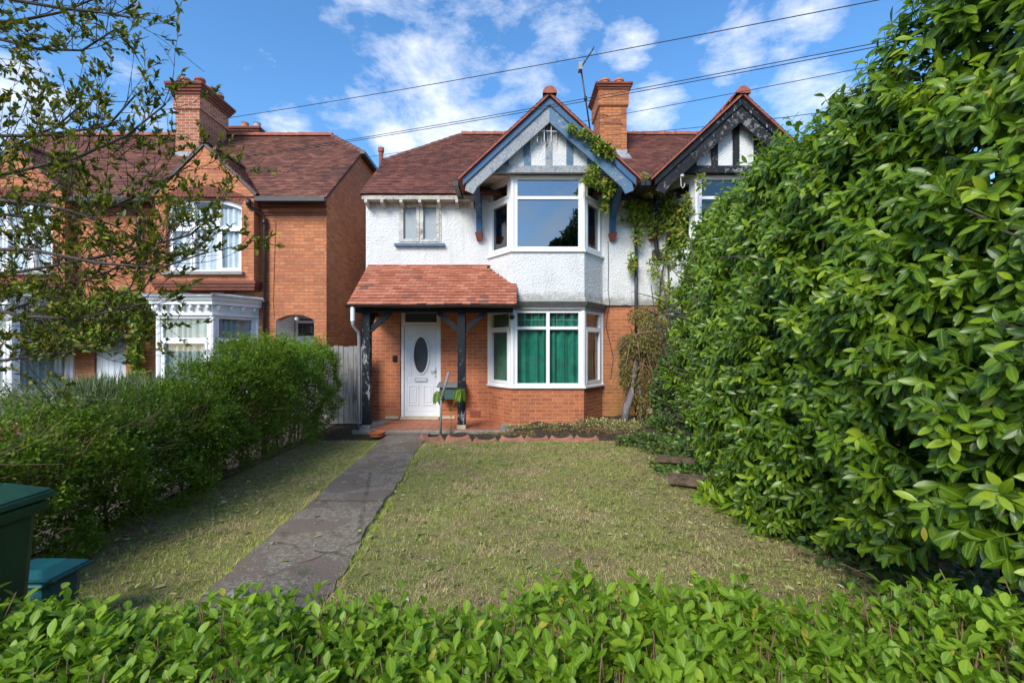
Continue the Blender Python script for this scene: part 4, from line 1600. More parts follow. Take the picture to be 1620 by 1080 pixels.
def black_house():
    H = thing('house', (5.6, YW, 0), 'white rendered house with flaking black timber gable, mostly hidden behind the laurel hedge', 'house', 'pair of joined white houses')
    cx = 4.50
    w = MB()
    w.wall(rect(2.621, 8.4, -.1, 2.56), [rect(cx - 1.13, cx + 1.13, .83, 2.38)], (0, YW, 0), (1, 0, 0), (0, .24, 0))
    w.build('brick_wall', M['brick_main'], H)
    r = MB()
    r.wall(rect(2.621, 8.43, 2.56, 4.98), [rect(cx - 1.13, cx + 1.13, 3.62, 4.96)], (0, YW - .03, 0), (1, 0, 0), (0, .25, 0))
    r.build('render_wall', M['render'], H)
    s = MB()
    zf = lambda y: 4.86 + .8 * (y - 9.7)
    s.prism([(8.16, 10.24, -.1), (8.16, 17.3, -.1), (8.16, 17.3, 4.86), (8.16, 27 - 11.48, zf(11.48)), (8.16, 11.48, zf(11.48)), (8.16, 10.24, zf(10.24))], (.24, 0, 0))
    s.build('side_wall', M['render'], H)
    b = MB()
    b.box(2.621, 8.4, 17.3, 17.5, -.1, 4.86)
    b.build('rear_wall', M['brick_main'], H)
    main_roof(H, 2.621, 8.47, False, True, 43)
    timber_gable(H, cx, False)
    house_bay(H, cx, 'curtain_grey', 'glass_dark', False)
    k = MB()
    k.tube([(3.13, 9.95, 4.75), (3.13, 9.93, 4.3), (3.16, 9.93, 3.75)], .045, 10)
    k.box(3.06, 3.25, 9.84, 9.96, 3.55, 3.75)
    k.build('hopper_pipe', M['iron'], H)
    k = MB()
    k.tube([(cx - 1.20, 8.90, 4.96), (cx - 1.20, 8.88, 4.78), (cx - 1.17, 8.88, 4.735), (cx - 1.135, 8.88, 4.78), (cx - 1.135, 8.88, 4.83)], .009, 8)
    k.lathe((cx - 1.18, 8.88, 4.98), [(.01, -.03), (.035, -.02), (.035, .02), (.01, .03)], 10)
    k.build('wall_hook', M['old_white'], H)
    return H


white_house()
black_house()


# ================================================================== LEFT BRICK PAIR
YL = 10.3


def left_gable(H, cx):
    yg = 10.05
    zb = 3.06
    g = MB()
    g.wall([(cx - 1.09, zb), (cx + 1.09, zb), (cx + 1.09, 5.0), (cx, 6.07), (cx - 1.09, 5.0)], [arch(cx - .86, cx + .82, 3.30, 4.78, 4.98)], (0, yg, 0), (1, 0, 0), (0, .25, 0))
    gw = g.build('gable_wall', M['brick_left'], H)
    # soldier arch
    a = MB()
    pts = arch(cx - .86, cx + .82, 3.30, 4.78, 4.98, 22)[2:]
    for p, q in zip(pts[:-1], pts[1:]):
        mid = ((p[0] + q[0]) / 2, (p[1] + q[1]) / 2)
        nrm = Vector((mid[0] - (cx - .02), mid[1] - 3.1)).normalized()
        e = .004
        t = Vector((q[0] - p[0], q[1] - p[1])) * .46
        A = [(mid[0] - t.x + nrm.x * e, mid[1] - t.y + nrm.y * e), (mid[0] + t.x + nrm.x * e, mid[1] + t.y + nrm.y * e),
             (mid[0] + t.x * 1.05 + nrm.x * .21, mid[1] + t.y * 1.05 + nrm.y * .21), (mid[0] - t.x * 1.05 + nrm.x * .21, mid[1] - t.y * 1.05 + nrm.y * .21)]
        a.prism([(x, yg - .006, z) for x, z in A], (0, .005, 0))
    a.build('window_arch', M['brick_trim'], gw)
    s = MB()
    s.box(cx - .92, cx + .88, yg - .09, yg + .1, 3.235, 3.298)
    s.build('window_sill', M['concrete'], gw)
    for i, (z0, z1, e) in enumerate(((2.90, 2.965, .02), (2.967, 3.03, .06), (3.032, 3.10, .10))):
        s = MB()
        s.box(cx - 1.09 - e * .6, cx + 1.09 + e * .6, yg - e * .6, YL - .001, z0, z1)
        s.build('brick_corbel', M['brick_trim'], gw)
    # window
    W = 1.68
    c1, c2 = W / 3, 2 * W / 3
    o = [(p[0] - (cx - .86), p[1]) for p in arch(cx - .86, cx + .82, 3.30, 4.78, 4.98)]
    zt = 4.30
    top = lambda u: 4.98 - .20 * ((u - W / 2) / (W / 2)) ** 2 - .075

    def topcell(u0, u1):
        n = 4
        return (u0, u1, zt + .035, 4.7, 0, [(u0, zt + .035), (u1, zt + .035)] + [(u1 + (u0 - u1) * i / n, top(u1 + (u0 - u1) * i / n) - .03) for i in range(n + 1)])
    cells = [(.06, c1 - .03, 3.36, zt - .03, 1), (c1 + .03, c2 - .03, 3.36, zt - .03, 0), (c2 + .03, W - .06, 3.36, zt - .03, 1), topcell(.06, c1 - .03), topcell(c1 + .03, c2 - .03), topcell(c2 + .03, W - .06)]
    window(H, (cx - .86, yg + .09, 0), (1, 0, 0), W, 3.30, 4.98, cells, 'glass', outer=o, curtain='curtain_white', depth=.07, cdist=.03, cz=(3.3, 4.75))
    # roof of the gable
    ang = math.radians(44.5)
    m_ = math.tan(ang)
    zr = 6.17
    Lr = 1.17 / math.cos(ang)
    for sgn in (-1, 1):
        org = (cx + sgn * 1.17, 10.02, zr - m_ * 1.17)
        v = (-sgn * math.cos(ang), 0, math.sin(ang))
        keep = lambda p: p.z > 4.97 + .837 * (p.y - 10.05) - .02
        t = tile_roof('gable_roof_tiles', M['tile_left'], H, org, (0, 1, 0), v, 1.7, Lr, keep, .1, .165, seed=int(60 + sgn + cx))
        d = MB()
        n = Vector((sgn * math.sin(ang), 0, math.cos(ang)))
        o0 = Vector(org) - n * .004
        d.prism([o0, o0 + Vector((0, .1, 0)), Vector((cx, 11.5, zr)) - n * .004, Vector((cx, 10.02, zr)) - n * .004], n * -.05)
        d.build('verge', M['brown_pipe'], t)
    rc = MB()
    ridge_caps(rc, (cx, 10.0, zr + .01), (cx, 11.45, zr + .01), .09, .3)
    rc.build('ridge_tiles', M['ridge_dark'], H)


def left_bay(H, cx):
    pts = bay_pts(cx, 1.04, .57, 9.45, YL)
    b = MB()
    band(b, pts, 0, .58, 0, inner=-.12)
    b.build('bay_base', M['brick_left'], H)
    s = MB()
    band(s, pts, .58, .64, .06, inner=-.06)
    s.build('bay_sill', M['upvc'], H)
    corner_posts(H, pts, .64, 2.30, .06)
    fz = MB()
    band(fz, pts, 2.30, 2.34, .05, inner=-.06)
    band(fz, pts, 2.34, 2.52, .02, inner=-.06, o_top=.06)
    band(fz, pts, 2.52, 2.60, .13, inner=-.06)
    band(fz, pts, 2.60, 2.67, .16, inner=-.06, o_top=.20)
    cor = fz.build('cornice', M['upvc'], H)
    P = offset_path(pts, .075)
    for i, n in ((0, 4), (1, 7), (2, 4)):
        for k in range(n):
            t = (k + .5) / n
            q = P[i].lerp(P[i + 1], t)
            br = MB()
            br.lathe((q.x, q.y, 2.45), [(.012, -.06), (.028, -.03), (.045, .0), (.045, .03), (.03, .068)], 8)
            br.build('boss', M['upvc'], cor, smooth=True)
    ld = MB()
    O = offset_path(pts, .22)
    I = [Vector((cx - .5, YL)), Vector((cx - .3, YL)), Vector((cx + .3, YL)), Vector((cx + .5, YL))]
    for i in range(3):
        ld.hexa([(O[i].x, O[i].y, 2.67), (O[i + 1].x, O[i + 1].y, 2.67), (I[i + 1].x, I[i + 1].y, 2.67), (I[i].x, I[i].y, 2.67),
                 (O[i].x, O[i].y, 2.71), (O[i + 1].x, O[i + 1].y, 2.71), (I[i + 1].x, YL, 2.84), (I[i].x, YL, 2.84)])
    for i in (0, 1, 2, 3):
        ld.tube([(O[i].x, O[i].y, 2.715), (I[i].x, I[i].y, 2.845)], .022, 6)
    ld.build('lead_roof', M['lead'], H)
    f = .06
    fc = lambda W: [(f, W - f, .72, 1.76, 1), (f, W - f, 1.83, 2.24, 0)]
    fc2 = lambda W: [(f + .02, W - f - .02, .72, 1.76, 0), (f + .02, W - f - .02, 1.83, 2.24, 0)]
    seg_windows(H, pts, .64, 2.30, [dict(cells=fc2, glass='glass', curtain='curtain_grey', cd=.02), dict(cells=fc, glass='glass', curtain='curtain_grey', cd=.02), dict(cells=fc2, glass='glass', curtain='curtain_grey', cd=.02)])


def left_roof(H, x0, x1, hip_right, seed):
    ang = math.atan(.837)
    ez = lambda y: 4.95 + .837 * (y - 10.05)
    ry = 13.7
    rz = ez(ry)
    yj = 12.5
    zj = ez(yj)
    hx = 1.3
    keep = lambda p: not (hip_right and p.y > yj and p.x > x1 - (p.y - yj) / (ry - yj) * hx)
    t = tile_roof('roof', M['tile_left'], H, (x0, 10.03, 4.94), (1, 0, 0), (0, math.cos(ang), math.sin(ang)), x1 - x0, (ry - 10.03) / math.cos(ang), keep, .1, .165, seed)
    d = MB()
    e = .008
    front = [(x0, 10.05, 4.95 - e), (x1, 10.05, 4.95 - e)] + ([(x1, yj, zj - e), (x1 - hx, ry, rz - e)] if hip_right else [(x1, ry, rz - e)]) + [(x0, ry, rz - e)]
    d.prism(front, (0, .02, -.04))
    d.prism([(p[0], 2 * ry - p[1], p[2]) for p in front], (0, -.02, -.04))
    if hip_right:
        d.prism([(x1, yj, zj - e), (x1 - hx, ry, rz - e), (x1, 2 * ry - yj, zj - e)], (0, 0, -.03))
    d.build('roof_deck', M['tile_left'], t)
    rc, mo = MB(), MB()
    xr = x1 - (hx if hip_right else 0)
    ridge_caps(rc, (x0, ry, rz + .03), (xr, ry, rz + .03), .12, .3, mo)
    rc.build('ridge_tiles', M['ridge'], t)
    mo.build('ridge_mortar', M['mortar'], t)
    if hip_right:
        h = MB()
        ridge_caps(h, (x1, yj, zj + .01), (xr, ry, rz + .01), .08, .25)
        h.build('hip_tiles', M['ridge_dark'], t)
        g = MB()
        g.box(x1 - .02, x1 + .10, yj - .15, 2 * ry - yj + .1, zj - .10, zj - .01)
        g.build('hip_gutter', M['iron'], H)


def left_houses():
    cx = -6.79
    H = thing('house', (-6.5, YL, 0), 'orange brick house with arched porch, one brick gable and white ground floor bay', 'house', 'pair of joined brick houses')
    w = MB()
    w.wall(rect(-8.70, -4.20, -.1, 4.95), [arch(-5.34, -4.48, .02, 2.25, 2.38), rect(cx - .9, cx + .9, .66, 2.30), rect(cx - .95, cx + .95, 3.2, 4.9)], (0, YL, 0), (1, 0, 0), (0, .24, 0))
    w.build('brick_wall', M['brick_left'], H)
    zf = lambda y: 4.90 + .837 * (y - 10.05)
    s = MB()
    s.prism([(-4.20, 10.54, -.1), (-4.20, 17.1, -.1), (-4.20, 17.1, 4.9), (-4.20, 14.9, zf(12.5)), (-4.20, 12.5, zf(12.5)), (-4.20, 10.54, zf(10.54))], (-.24, 0, 0))
    s.prism([(-4.20, 10.31, 4.95), (-4.20, 10.54, 4.95), (-4.20, 10.54, zf(10.54)), (-4.20, 10.31, zf(10.31) - .0)], (-.24, 0, 0))
    s.build('side_wall', M['brick_left'], H)
    # string courses under the eaves
    for (a, b) in ((-5.70, -4.19), (-8.70, -7.89)):
        t = MB()
        t.box(a, b, YL - .03, YL - .001, 4.62, 4.68)
        t.box(a, b, YL - .05, YL - .001, 4.682, 4.74)
        t.box(a, b, YL - .08, YL - .001, 4.80, 4.93)
        t.build('string_course', M['brick_trim'], H)
    left_roof(H, -8.70, -4.10, True, 51)
    for a, b in ((-5.62, -4.10), (-8.70, -7.96)):
        g = MB()
        g.box(a, b, 9.92, 10.03, 4.83, 4.92)
        g.build('gutter', M['iron'], H)
    left_gable(H, cx)
    left_bay(H, cx)
    # porch recess behind the arch
    r = MB()
    x0, x1, y0, y1 = -5.36, -4.46, YL + .24, 11.25
    r.face([(x0, y0, 0), (x0, y1, 0), (x0, y1, 2.6), (x0, y0, 2.6)])
    r.face([(x1, y0, 0), (x1, y1, 0), (x1, y1, 2.6), (x1, y0, 2.6)])
    r.face([(x0, y0, 2.42), (x1, y0, 2.42), (x1, y1, 2.42), (x0, y1, 2.42)])
    r.face([(x0, y1, 0), (x1, y1, 0), (x1, y1, 2.42), (x0, y1, 2.42)])
    r.face([(x0, y0, .02), (x1, y0, .02), (x1, y1, .02), (x0, y1, .02)])
    r.face([(-5.336, YL + .01, .02), (-5.336, y0, .02), (-5.336, y0, 2.25), (-5.336, YL + .01, 2.25)])
    r.build('porch_recess', M['plaster'], H, fix=False)
    d = MB()
    d.wall(rect(x0 + .04, x1 - .04, .03, 2.32), [rect(-5.27, -4.58, 1.92, 2.235)], (0, y1 - .06, 0), (1, 0, 0), (0, .04, 0))
    dd = d.build('door', M['door_white'], H)
    p = MB()
    p.box(-5.27, -4.58, y1 - .04, y1 - .035, 1.92, 2.235)
    p.box(-5.22, -4.9, y1 - .075, y1 - .062, 2.30, 2.335)
    p.build('pane', M['black_plastic'], dd)
    p = MB()
    for i in range(1, 6):
        p.box(-5.27 + i * .115, -5.265 + i * .115, y1 - .047, y1 - .041, 1.92, 2.235)
    p.box(-5.27, -4.58, y1 - .047, y1 - .041, 2.075, 2.08)
    p.build('lead_strips', M['lead_dark'], dd)
    # the house number on the glass: a single visible digit 2
    p = MB()
    nx_, nz = -4.945, 2.06
    seq = [(-.03, .055), (-.02, .08), (.01, .088), (.032, .07), (.03, .045), (.0, .005), (-.03, -.035), (.035, -.035)]
    p.tube([(nx_ + a, y1 - .055, nz + b) for a, b in seq], .0045, 5)
    p.build('house_number', M['aerial_white'], dd)
    p = MB()
    p.lathe((-4.93, YL + .12, 2.30), [(.02, -.05), (.045, -.03), (.05, 0), (.035, .03), (.03, .06)], 12)
    p.build('porch_light', M['upvc'], H, smooth=True)
    # chimney
    c = MB()
    c.box(-9.02, -8.38, 12.2, 13.35, 6.2, 8.02)
    ch = c.build('chimney', M['brick_chim2'], H)
    c = MB()
    c.box(-9.06, -8.34, 12.16, 13.39, 8.02, 8.40)
    c.build('chimney_collar', M['brick_chim2'], ch)
    c = MB()
    for k in range(4):
        e = .035 * (k + 1)
        c.box(-9.06 - e, -8.34 + e, 12.16 - e, 13.39 + e, 8.40 + .07 * k, 8.40 + .07 * (k + 1) - (.002 if k < 3 else 0))
    c.build('chimney_cap', M['brick_trim'], ch)
    for xx, yy in ((-8.9, 12.4), (-8.5, 12.4), (-8.5, 12.85), (-8.9, 13.1), (-8.5, 13.2)):
        p = MB()
        p.lathe((xx, yy, 8.68), [(.12, 0), (.11, .2), (.135, .21), (.135, .26), (.09, .26), (.09, .1)], 14)
        p.build('chimney_pot', M['ridge'], ch)
    f = MB()
    f.box(-9.04, -8.36, 12.18, 12.199, 6.55, 6.88)
    f.build('flashing', M['lead'], ch)
    # rear stack peeping over the ridge
    c = MB()
    c.box(-9.95, -8.95, 16.0, 16.6, 6.5, 9.15)
    c2 = c.build('chimney', M['brick_chim2'], H, label='rear stack peeping over the ridge')
    c = MB()
    for k in range(3):
        e = .06 + .05 * k
        c.box(-9.95 - e, -8.95 + e, 16 - e, 16.6 + e, 9.15 + .07 * k, 9.15 + .07 * (k + 1) - (.002 if k < 2 else 0))
    c.build('chimney_cap', M['brick_trim'], c2)
    for xx in (-9.55, -9.12):
        p = MB()
        p.lathe((xx, 16.3, 9.36), [(.12, 0), (.11, .3), (.13, .31), (.09, .31)], 12)
        p.build('chimney_pot', M['terracotta'] if xx < -9.3 else M['lead'], c2)
    # downpipes
    for X, Y0, lab in ((-5.56, 10.22, None), (-8.38, 10.22, None)):
        p = MB()
        p.tube([(X - .22, 9.98, 4.83), (X - .22, 9.99, 4.72), (X - .02, 10.20, 4.60), (X, 10.22, 4.5), (X, 10.22, 0)], .038, 10)
        p.tube([(X - .22, 9.98, 4.88), (X - .22, 9.98, 4.74)], .055, 10)
        for z in (4.4, 2.62, 1.2):
            p.tube([(X, 10.22, z), (X, 10.22, z + .09)], .052, 10)
        p.build('downpipe', M['brown_pipe'], H, smooth=True)
    p = MB()
    p.tube([(-5.42, YL - .004, 4.5), (-5.34, YL - .004, 4.48), (-5.37, YL - .004, 3.6), (-5.40, YL - .004, 2.6), (-5.37, YL - .004, 2.3)], .005, 5)
    p.build('wall_cable', M['cable'], H)
    # ---- second half
    H2 = thing('house', (-11, YL, 0), 'orange brick half behind the overhanging tree branches, with white door and creeper', 'house', 'pair of joined brick houses')
    cx2 = -10.97
    w = MB()
    w.wall(rect(-13.6, -8.702, -.1, 4.95), [rect(-9.46, -8.74, .02, 2.02), rect(cx2 - .9, cx2 + .9, .66, 2.30), rect(cx2 - .95, cx2 + .95, 3.2, 4.9)], (0, YL, 0), (1, 0, 0), (0, .24, 0))
    w.build('brick_wall', M['brick_left'], H2)
    t = MB()
    t.box(cx2 + 1.1, -8.702, YL - .03, YL - .001, 4.62, 4.68)
    t.box(cx2 + 1.1, -8.702, YL - .05, YL - .001, 4.682, 4.74)
    t.box(cx2 + 1.1, -8.702, YL - .08, YL - .001, 4.80, 4.93)
    t.build('string_course', M['brick_trim'], H2)
    g = MB()
    g.box(cx2 + 1.17, -8.702, 9.92, 10.03, 4.83, 4.92)
    g.build('gutter', M['iron'], H2)
    left_roof(H2, -14.0, -8.702, False, 53)
    left_gable(H2, cx2)
    left_bay(H2, cx2)
    d = MB()
    d.box(-9.45, -8.75, YL + .06, YL + .11, .03, 2.01)
    for k in range(5):
        d.box(-9.44 + k * .138, -9.44 + k * .138 + .13, YL + .045, YL + .059, .08, 1.95)
    d.build('door', M['door_white'], H2)
    b = MB()
    b.box(-13.6, -4.44, 17.1, 17.3, -.1, 4.9)
    b.build('rear_wall', M['brick_left'], H2)


left_houses()


# ================================================================== SMALL THINGS OUTSIDE
def vent_pipe():
    t = thing('vent_pipe', (-3.95, 14.6, 0), 'tall rusty brown pipe rising in the gap between the two roofs', 'pipe')
    m = MB()
    m.tube([(-4.20 + .0, 14.6, 0), (-4.20, 14.6, 7.9)], .07, 10)
    m.v = [(x + .0, y, z) for x, y, z in m.v]
    m.build('pipe', M['corbel'], t, smooth=True)
    m = MB()
    m.lathe((-4.20, 14.6, 7.9), [(.085, 0), (.10, .04), (.10, .14), (.06, .16)], 12)
    m.build('cowl', M['ridge'], t)


vent_pipe()


def fence():
    t = thing('fence', (-3.7, 9.6, 0), 'weathered grey upright board fence closing the gap between the houses', 'fence')
    m = MB()
    rr = random.Random(4)
    x = -4.5
    while x < -3.06:
        w = .105
        y = 9.6 + rr.uniform(-.006, .006)
        m.box(x, x + w - .006, y, y + .018, .03, 1.66 + rr.uniform(-.015, .01))
        x += w
    m.build('boards', M['weathered'], t)
    m = MB()
    for z in (.35, 1.35):
        m.box(-4.5, -3.06, 9.62, 9.67, z, z + .08)
    m.build('rails', M['weathered'], t)


fence()


def edging():
    proto = None
    xs = [-1.40, -.93, -.46, .0, .43, .86, 1.29]
    labs = ['worn scalloped terracotta edging block nearest the path', 'scalloped terracotta edging block, second from the path',
            'dark sunken edging block between whole scalloped ones, third from the path', 'scalloped terracotta edging block, fourth from the path',
            'scalloped terracotta edging block, fifth from the path', 'scalloped terracotta edging block, sixth from the path',
            'scalloped edging block at the ivy end of the row']
    for i, x in enumerate(xs):
        if proto is None:
            m = MB()
            W, n = .44, 10
            pts = [(-W / 2 - .02, -.05), (W / 2 + .02, -.05), (W / 2 + .005, .04), (W / 2 - .05, .125)]
            for k in range(n + 1):
                a = math.pi * k / n
                pts.append(((W / 2 - .07) * math.cos(a), .122 - .05 * math.sin(a)))
            pts += [(-W / 2 + .05, .125), (-W / 2 - .005, .04)]
            m.prism([(p[0], -.03, p[1]) for p in pts], (0, .06, 0))
            m.v = [(a, b, c) for a, b, c in m.v]
            o = m.build('edging_block', M['edging'], None, bevel=.006)
            proto = o
        else:
            o = proto.copy()
            COL.objects.link(o)
        o.location = (x, 7.88, -.05 if i == 2 else (.0 if i < 2 else -.018 + .004 * (i % 2)))
        o.rotation_euler = (rad((-1) ** i * 3), rad((-1) ** i * 1.2), rad((i % 3 - 1) * 3))
        tag(o, labs[i], 'edging', 'edging blocks along the bed')


edging()


def saucer():
    m = MB()
    m.lathe((-2.45, 8.28, .0), [(.10, 0), (.13, .02), (.14, .075), (.155, .08), (.155, .105), (.135, .105), (.125, .03), (.02, .03)], 20)
    o = m.build('plant_pot', M['terracotta'], None, smooth=False)
    tag(o, 'small orange terracotta pot half sunk at the top left of the path', 'plant pot')


saucer()


def sapling():
    t = thing('potted_sapling', (-1.13, 8.62, 0), 'thin forked sapling with two drooping leaf tufts beside the black porch post', 'sapling')
    f = px(713, 650, 8.6)
    b = Vector((f.x, 8.6, .0))
    m = MB()
    l, r = px(698, 620, 8.62), px(726, 618, 8.55)
    m.tube([b, (b + f) / 2 + Vector((.006, 0, 0)), f], [.012, .010, .009], 7)
    m.tube([f, f.lerp(l, .5) + Vector((.01, 0, -.01)), l], [.009, .008, .006], 6)
    m.tube([f, f.lerp(r, .5), r], [.009, .008, .006], 6)
    m.build('stem', M['twig'], t, smooth=True)
    P, D = [], []
    for c, n in ((l + Vector((-.05, 0, 0)), 60), (r + Vector((.02, 0, .02)), 55)):
        for k in range(n):
            a = random.random() * 6.28
            P.append((c.x + .07 * math.cos(a) * random.random(), c.y + .07 * math.sin(a), c.z - .02 + random.random() * .05))
            D.append((math.cos(a) * .42, math.sin(a) * .42, -1))
    P, D = np.array(P), np.array(D)
    N = unit(np.stack([D[:, 0], D[:, 1], np.full(len(D), .3)], 1))
    leaves('foliage', P, D, N, .23, .05, M['privet'], t, 'mid', .1, R=rng.random(len(P)) * .6)


sapling()


def stake():
    m = MB()
    a = px(697, 694, 8.45)
    a.z = 0
    b = px(698, 628, 8.45)
    c = px(710, 588, 8.5)
    m.tube([a, b], .022, 8)
    m.tube([b - Vector((0, 0, .05)), c], .026, 8)
    o = m.build('stake', M['grey_stake'], None, smooth=True)
    tag(o, 'bent grey stake standing on the step edge in front of the door', 'stake')


stake()


def aerials():
    t = thing('roof_aerial', (2.2, 12.9, 7.4), 'thin black aerial mast with bent arm strapped beside the right chimney', 'aerial')
    m = MB()
    a, b, c = px(935, 215, 12.95), px(919, 108, 12.6), px(940, 75, 12.3)
    m.tube([a, a.lerp(b, .5), b], .022, 7)
    m.tube([a.lerp(b, .55) - Vector((0, 0, .04)), a.lerp(b, .55) + Vector((0, 0, .06))], .045, 8)
    m.build('mast', M['iron'], t, smooth=True)
    m = MB()
    m.tube([b, c], .014, 6)
    for k in range(7):
        q = b.lerp(c, .1 + .14 * k)
        m.tube([q + Vector((0, -.14, 0)), q + Vector((0, .14, 0))], .005, 4)
    m.build('boom', M['iron'], t)
    m = MB()
    m.box(b.x - .07, b.x + .03, b.y - .10, b.y + .10, b.z - .08, b.z + .12)
    m.build('reflector', M['lead'], t)
    t = thing('loft_aerial', (.72, 9.05, 5.9), 'white wire aerial fixed under the apex of the blue gable', 'aerial')
    m = MB()
    y = 9.02
    for x0, x1 in ((850, 857), (861, 867), (872, 881)):
        p0, p1 = px(x0, 192, y), px(x1, 224, y)
        m.tube([(p0.x, y, p0.z), (p1.x, y + .1, p0.z), (p1.x, y + .1, p1.z), (p0.x, y, p1.z), (p0.x, y, p0.z)], .007, 5)
    a, b = px(849, 207, y), px(881, 208, y)
    m.tube([a, b], .009, 5)
    m.tube([(.66, y, 5.94), (.66, 9.25, 5.94)], .010, 5)
    m.build('rods', M['aerial_white'], t)
    m = MB()
    m.tube([(.80, 8.99, 6.33), (.72, 8.99, 6.2), (.66, 9.0, 5.95), (.70, 9.1, 5.7), (.66, 9.22, 5.5), (.75, 9.22, 5.3)], .007, 5)
    m.tube([px(846, 212, 9.2), px(862, 222, 9.2), px(880, 221, 9.2), px(895, 212, 9.2)], .004, 4)
    m.build('cable', M['cable'], t)


aerials()


def wires():
    L = [((352, 188, 12.6), (1700, -62, 6.0), 'upper power cable running from the left chimney to the top right sky'),
         ((352, 252, 12.3), (1640, 18, 5.5), 'thick middle power cable crossing above the blue gable, upper one of a close pair'),
         ((352, 254, 12.3), (1640, 25, 5.5), 'middle power cable crossing above the blue gable, lower one of a close pair'),
         ((585, 248, 14.5), (1640, 52, 6.5), 'thin power cable that passes behind the blue gable peak'),
         ((960, 214, 11.85), (1700, 118, 6.0), 'lowest thin power cable, running right from the right chimney')]
    for i, (a, b, lab) in enumerate(L):
        A, B = px(*a), px(*b)
        m = MB()
        pts = []
        for k in range(25):
            t = k / 24
            p = A.lerp(B, t)
            p.z -= .10 * 4 * t * (1 - t)
            pts.append(p)
        m.tube(pts, .0065 if i else .008, 5)
        o = m.build('power_cable', M['cable'], None, smooth=True)
        tag(o, lab, 'power cable', 'overhead power cables')


wires()


def bins():
    # big wheeled bin: body tapering down, lid with raised panel and rim
    t = thing('wheelie_bin', (-2.1, 1.4, 0), 'large dark green wheeled bin at the left edge behind the front hedge', 'bin')
    x1, y0, y1 = -1.775, 1.14, 1.72
    x0 = x1 - .58

    def ring(e, z, sx=0):
        return [(x0 + e, y0 + e * 1.6, z), (x1 - e, y0 + e * 1.6, z), (x1 - e, y1 - e, z), (x0 + e, y1 - e, z)]
    m = MB()
    m.hexa(ring(.05, .04) + ring(.004, 1.00))
    m.build('body', M['bin'], t, bevel=.03)
    m = MB()
    m.hexa(ring(-.01, .985) + ring(-.02, 1.03))
    m.build('rim', M['bin'], t, bevel=.01)
    l = MB()
    e0 = [(x0 - .035, y0 - .045, 1.035), (x1 + .022, y0 - .045, 1.035), (x1 + .022, y1 + .035, 1.035), (x0 - .035, y1 + .035, 1.035)]
    e1 = [(x0 - .03, y0 - .04, 1.055), (x1 + .018, y0 - .04, 1.055), (x1 + .018, y1 + .03, 1.065), (x0 - .03, y1 + .03, 1.065)]
    e2 = [(x0 + .07, y0 + .05, 1.085), (x1 - .07, y0 + .05, 1.085), (x1 - .07, y1 - .05, 1.11), (x0 + .07, y1 - .05, 1.11)]
    l.hexa(e0 + e1)
    l.hexa([(a, b, c + .001) for a, b, c in e1] + e2)
    lid = l.build('lid', M['bin_lid'], t, bevel=.008)
    r = MB()
    for k in range(4):
        xx = x0 + .10 + k * .12
        r.hexa([(xx, y0 + .06, 1.085), (xx + .05, y0 + .06, 1.085), (xx + .05, y1 - .06, 1.108), (xx, y1 - .06, 1.108), (xx + .01, y0 + .07, 1.095), (xx + .04, y0 + .07, 1.095), (xx + .04, y1 - .07, 1.118), (xx + .01, y1 - .07, 1.118)])
    r.box(x1 - .25, x1 - .10, y0 - .06, y0 - .03, 1.02, 1.06)
    r.build('lid_ribs', M['bin_lid'], lid, bevel=.004)
    for xx in (x0 + .06, x1 - .09):
        w = MB()
        w.tube([(xx, y1 + .02, .10), (xx + .05, y1 + .02, .10)], .10, 18)
        w.build('wheel', M['rubber'], t)
    w = MB()
    w.tube([(x0 + .1, y1 + .04, .98), (x0 + .1, y1 + .09, .97), (x1 - .1, y1 + .09, .97), (x1 - .1, y1 + .04, .98)], .015, 8)
    w.build('handle', M['bin'], t, smooth=True)
    # caddy
    t = thing('food_caddy', (-2.52, 2.55, 0), 'small teal food waste caddy with closed lid beside the large green bin', 'caddy')
    x1, x0, y0, y1 = -2.44, -2.74, 2.36, 2.62

    def ring2(e, z):
        return [(x0 + e, y0 + e, z), (x1 - e, y0 + e, z), (x1 - e, y1 - e, z), (x0 + e, y1 - e, z)]
    m = MB()
    m.hexa(ring2(.03, .0) + ring2(.0, .36))
    m.build('body', M['teal'], t, bevel=.055)
    m = MB()
    m.hexa(ring2(-.02, .362) + ring2(-.015, .385))
    m.hexa(ring2(-.014, .386) + ring2(.06, .425))
    lid = m.build('lid', M['teal'], t, bevel=.018)
    m = MB()
    m.tube([(x0 - .02, y0 + .05, .37), (x0 - .03, y0 - .01, .40), (x1 + .03, y0 - .01, .40), (x1 + .025, y0 + .05, .37)], .008, 6)
    m.build('handle', M['teal'], t, smooth=True)
    m = MB()
    fy = lambda z: y0 + .03 - .03 * z / .36 - .004
    for a, b, c, d in ((-2.62, -2.57, .22, .27), (-2.54, -2.49, .22, .27)):
        m.face([(a, fy(c), c), (b, fy(c), c), (b, fy(d), d), (a, fy(d), d)])
    for k in range(3):
        z = .19 - .025 * k
        m.face([(-2.62, fy(z), z), (-2.49 - .03 * k, fy(z), z), (-2.49 - .03 * k, fy(z + .008), z + .008), (-2.62, fy(z + .008), z + .008)])
    m.build('printed_marks', M['teal_mark'], t, fix=False)


bins()


def post():
    m = MB()
    m.box(-1.15, -1.07, 1.78, 1.86, 0, .602)
    m.hexa([(-1.155, 1.775, 0.603), (-1.065, 1.775, 0.603), (-1.065, 1.865, 0.603), (-1.155, 1.865, 0.603), (-1.14, 1.79, 0.612), (-1.08, 1.79, 0.612), (-1.08, 1.85, 0.629), (-1.14, 1.85, 0.629)])
    o = m.build('gate_post', M['weathered'], None, bevel=.006)
    tag(o, 'short weathered grey gate post top showing above the front hedge', 'post')


post()


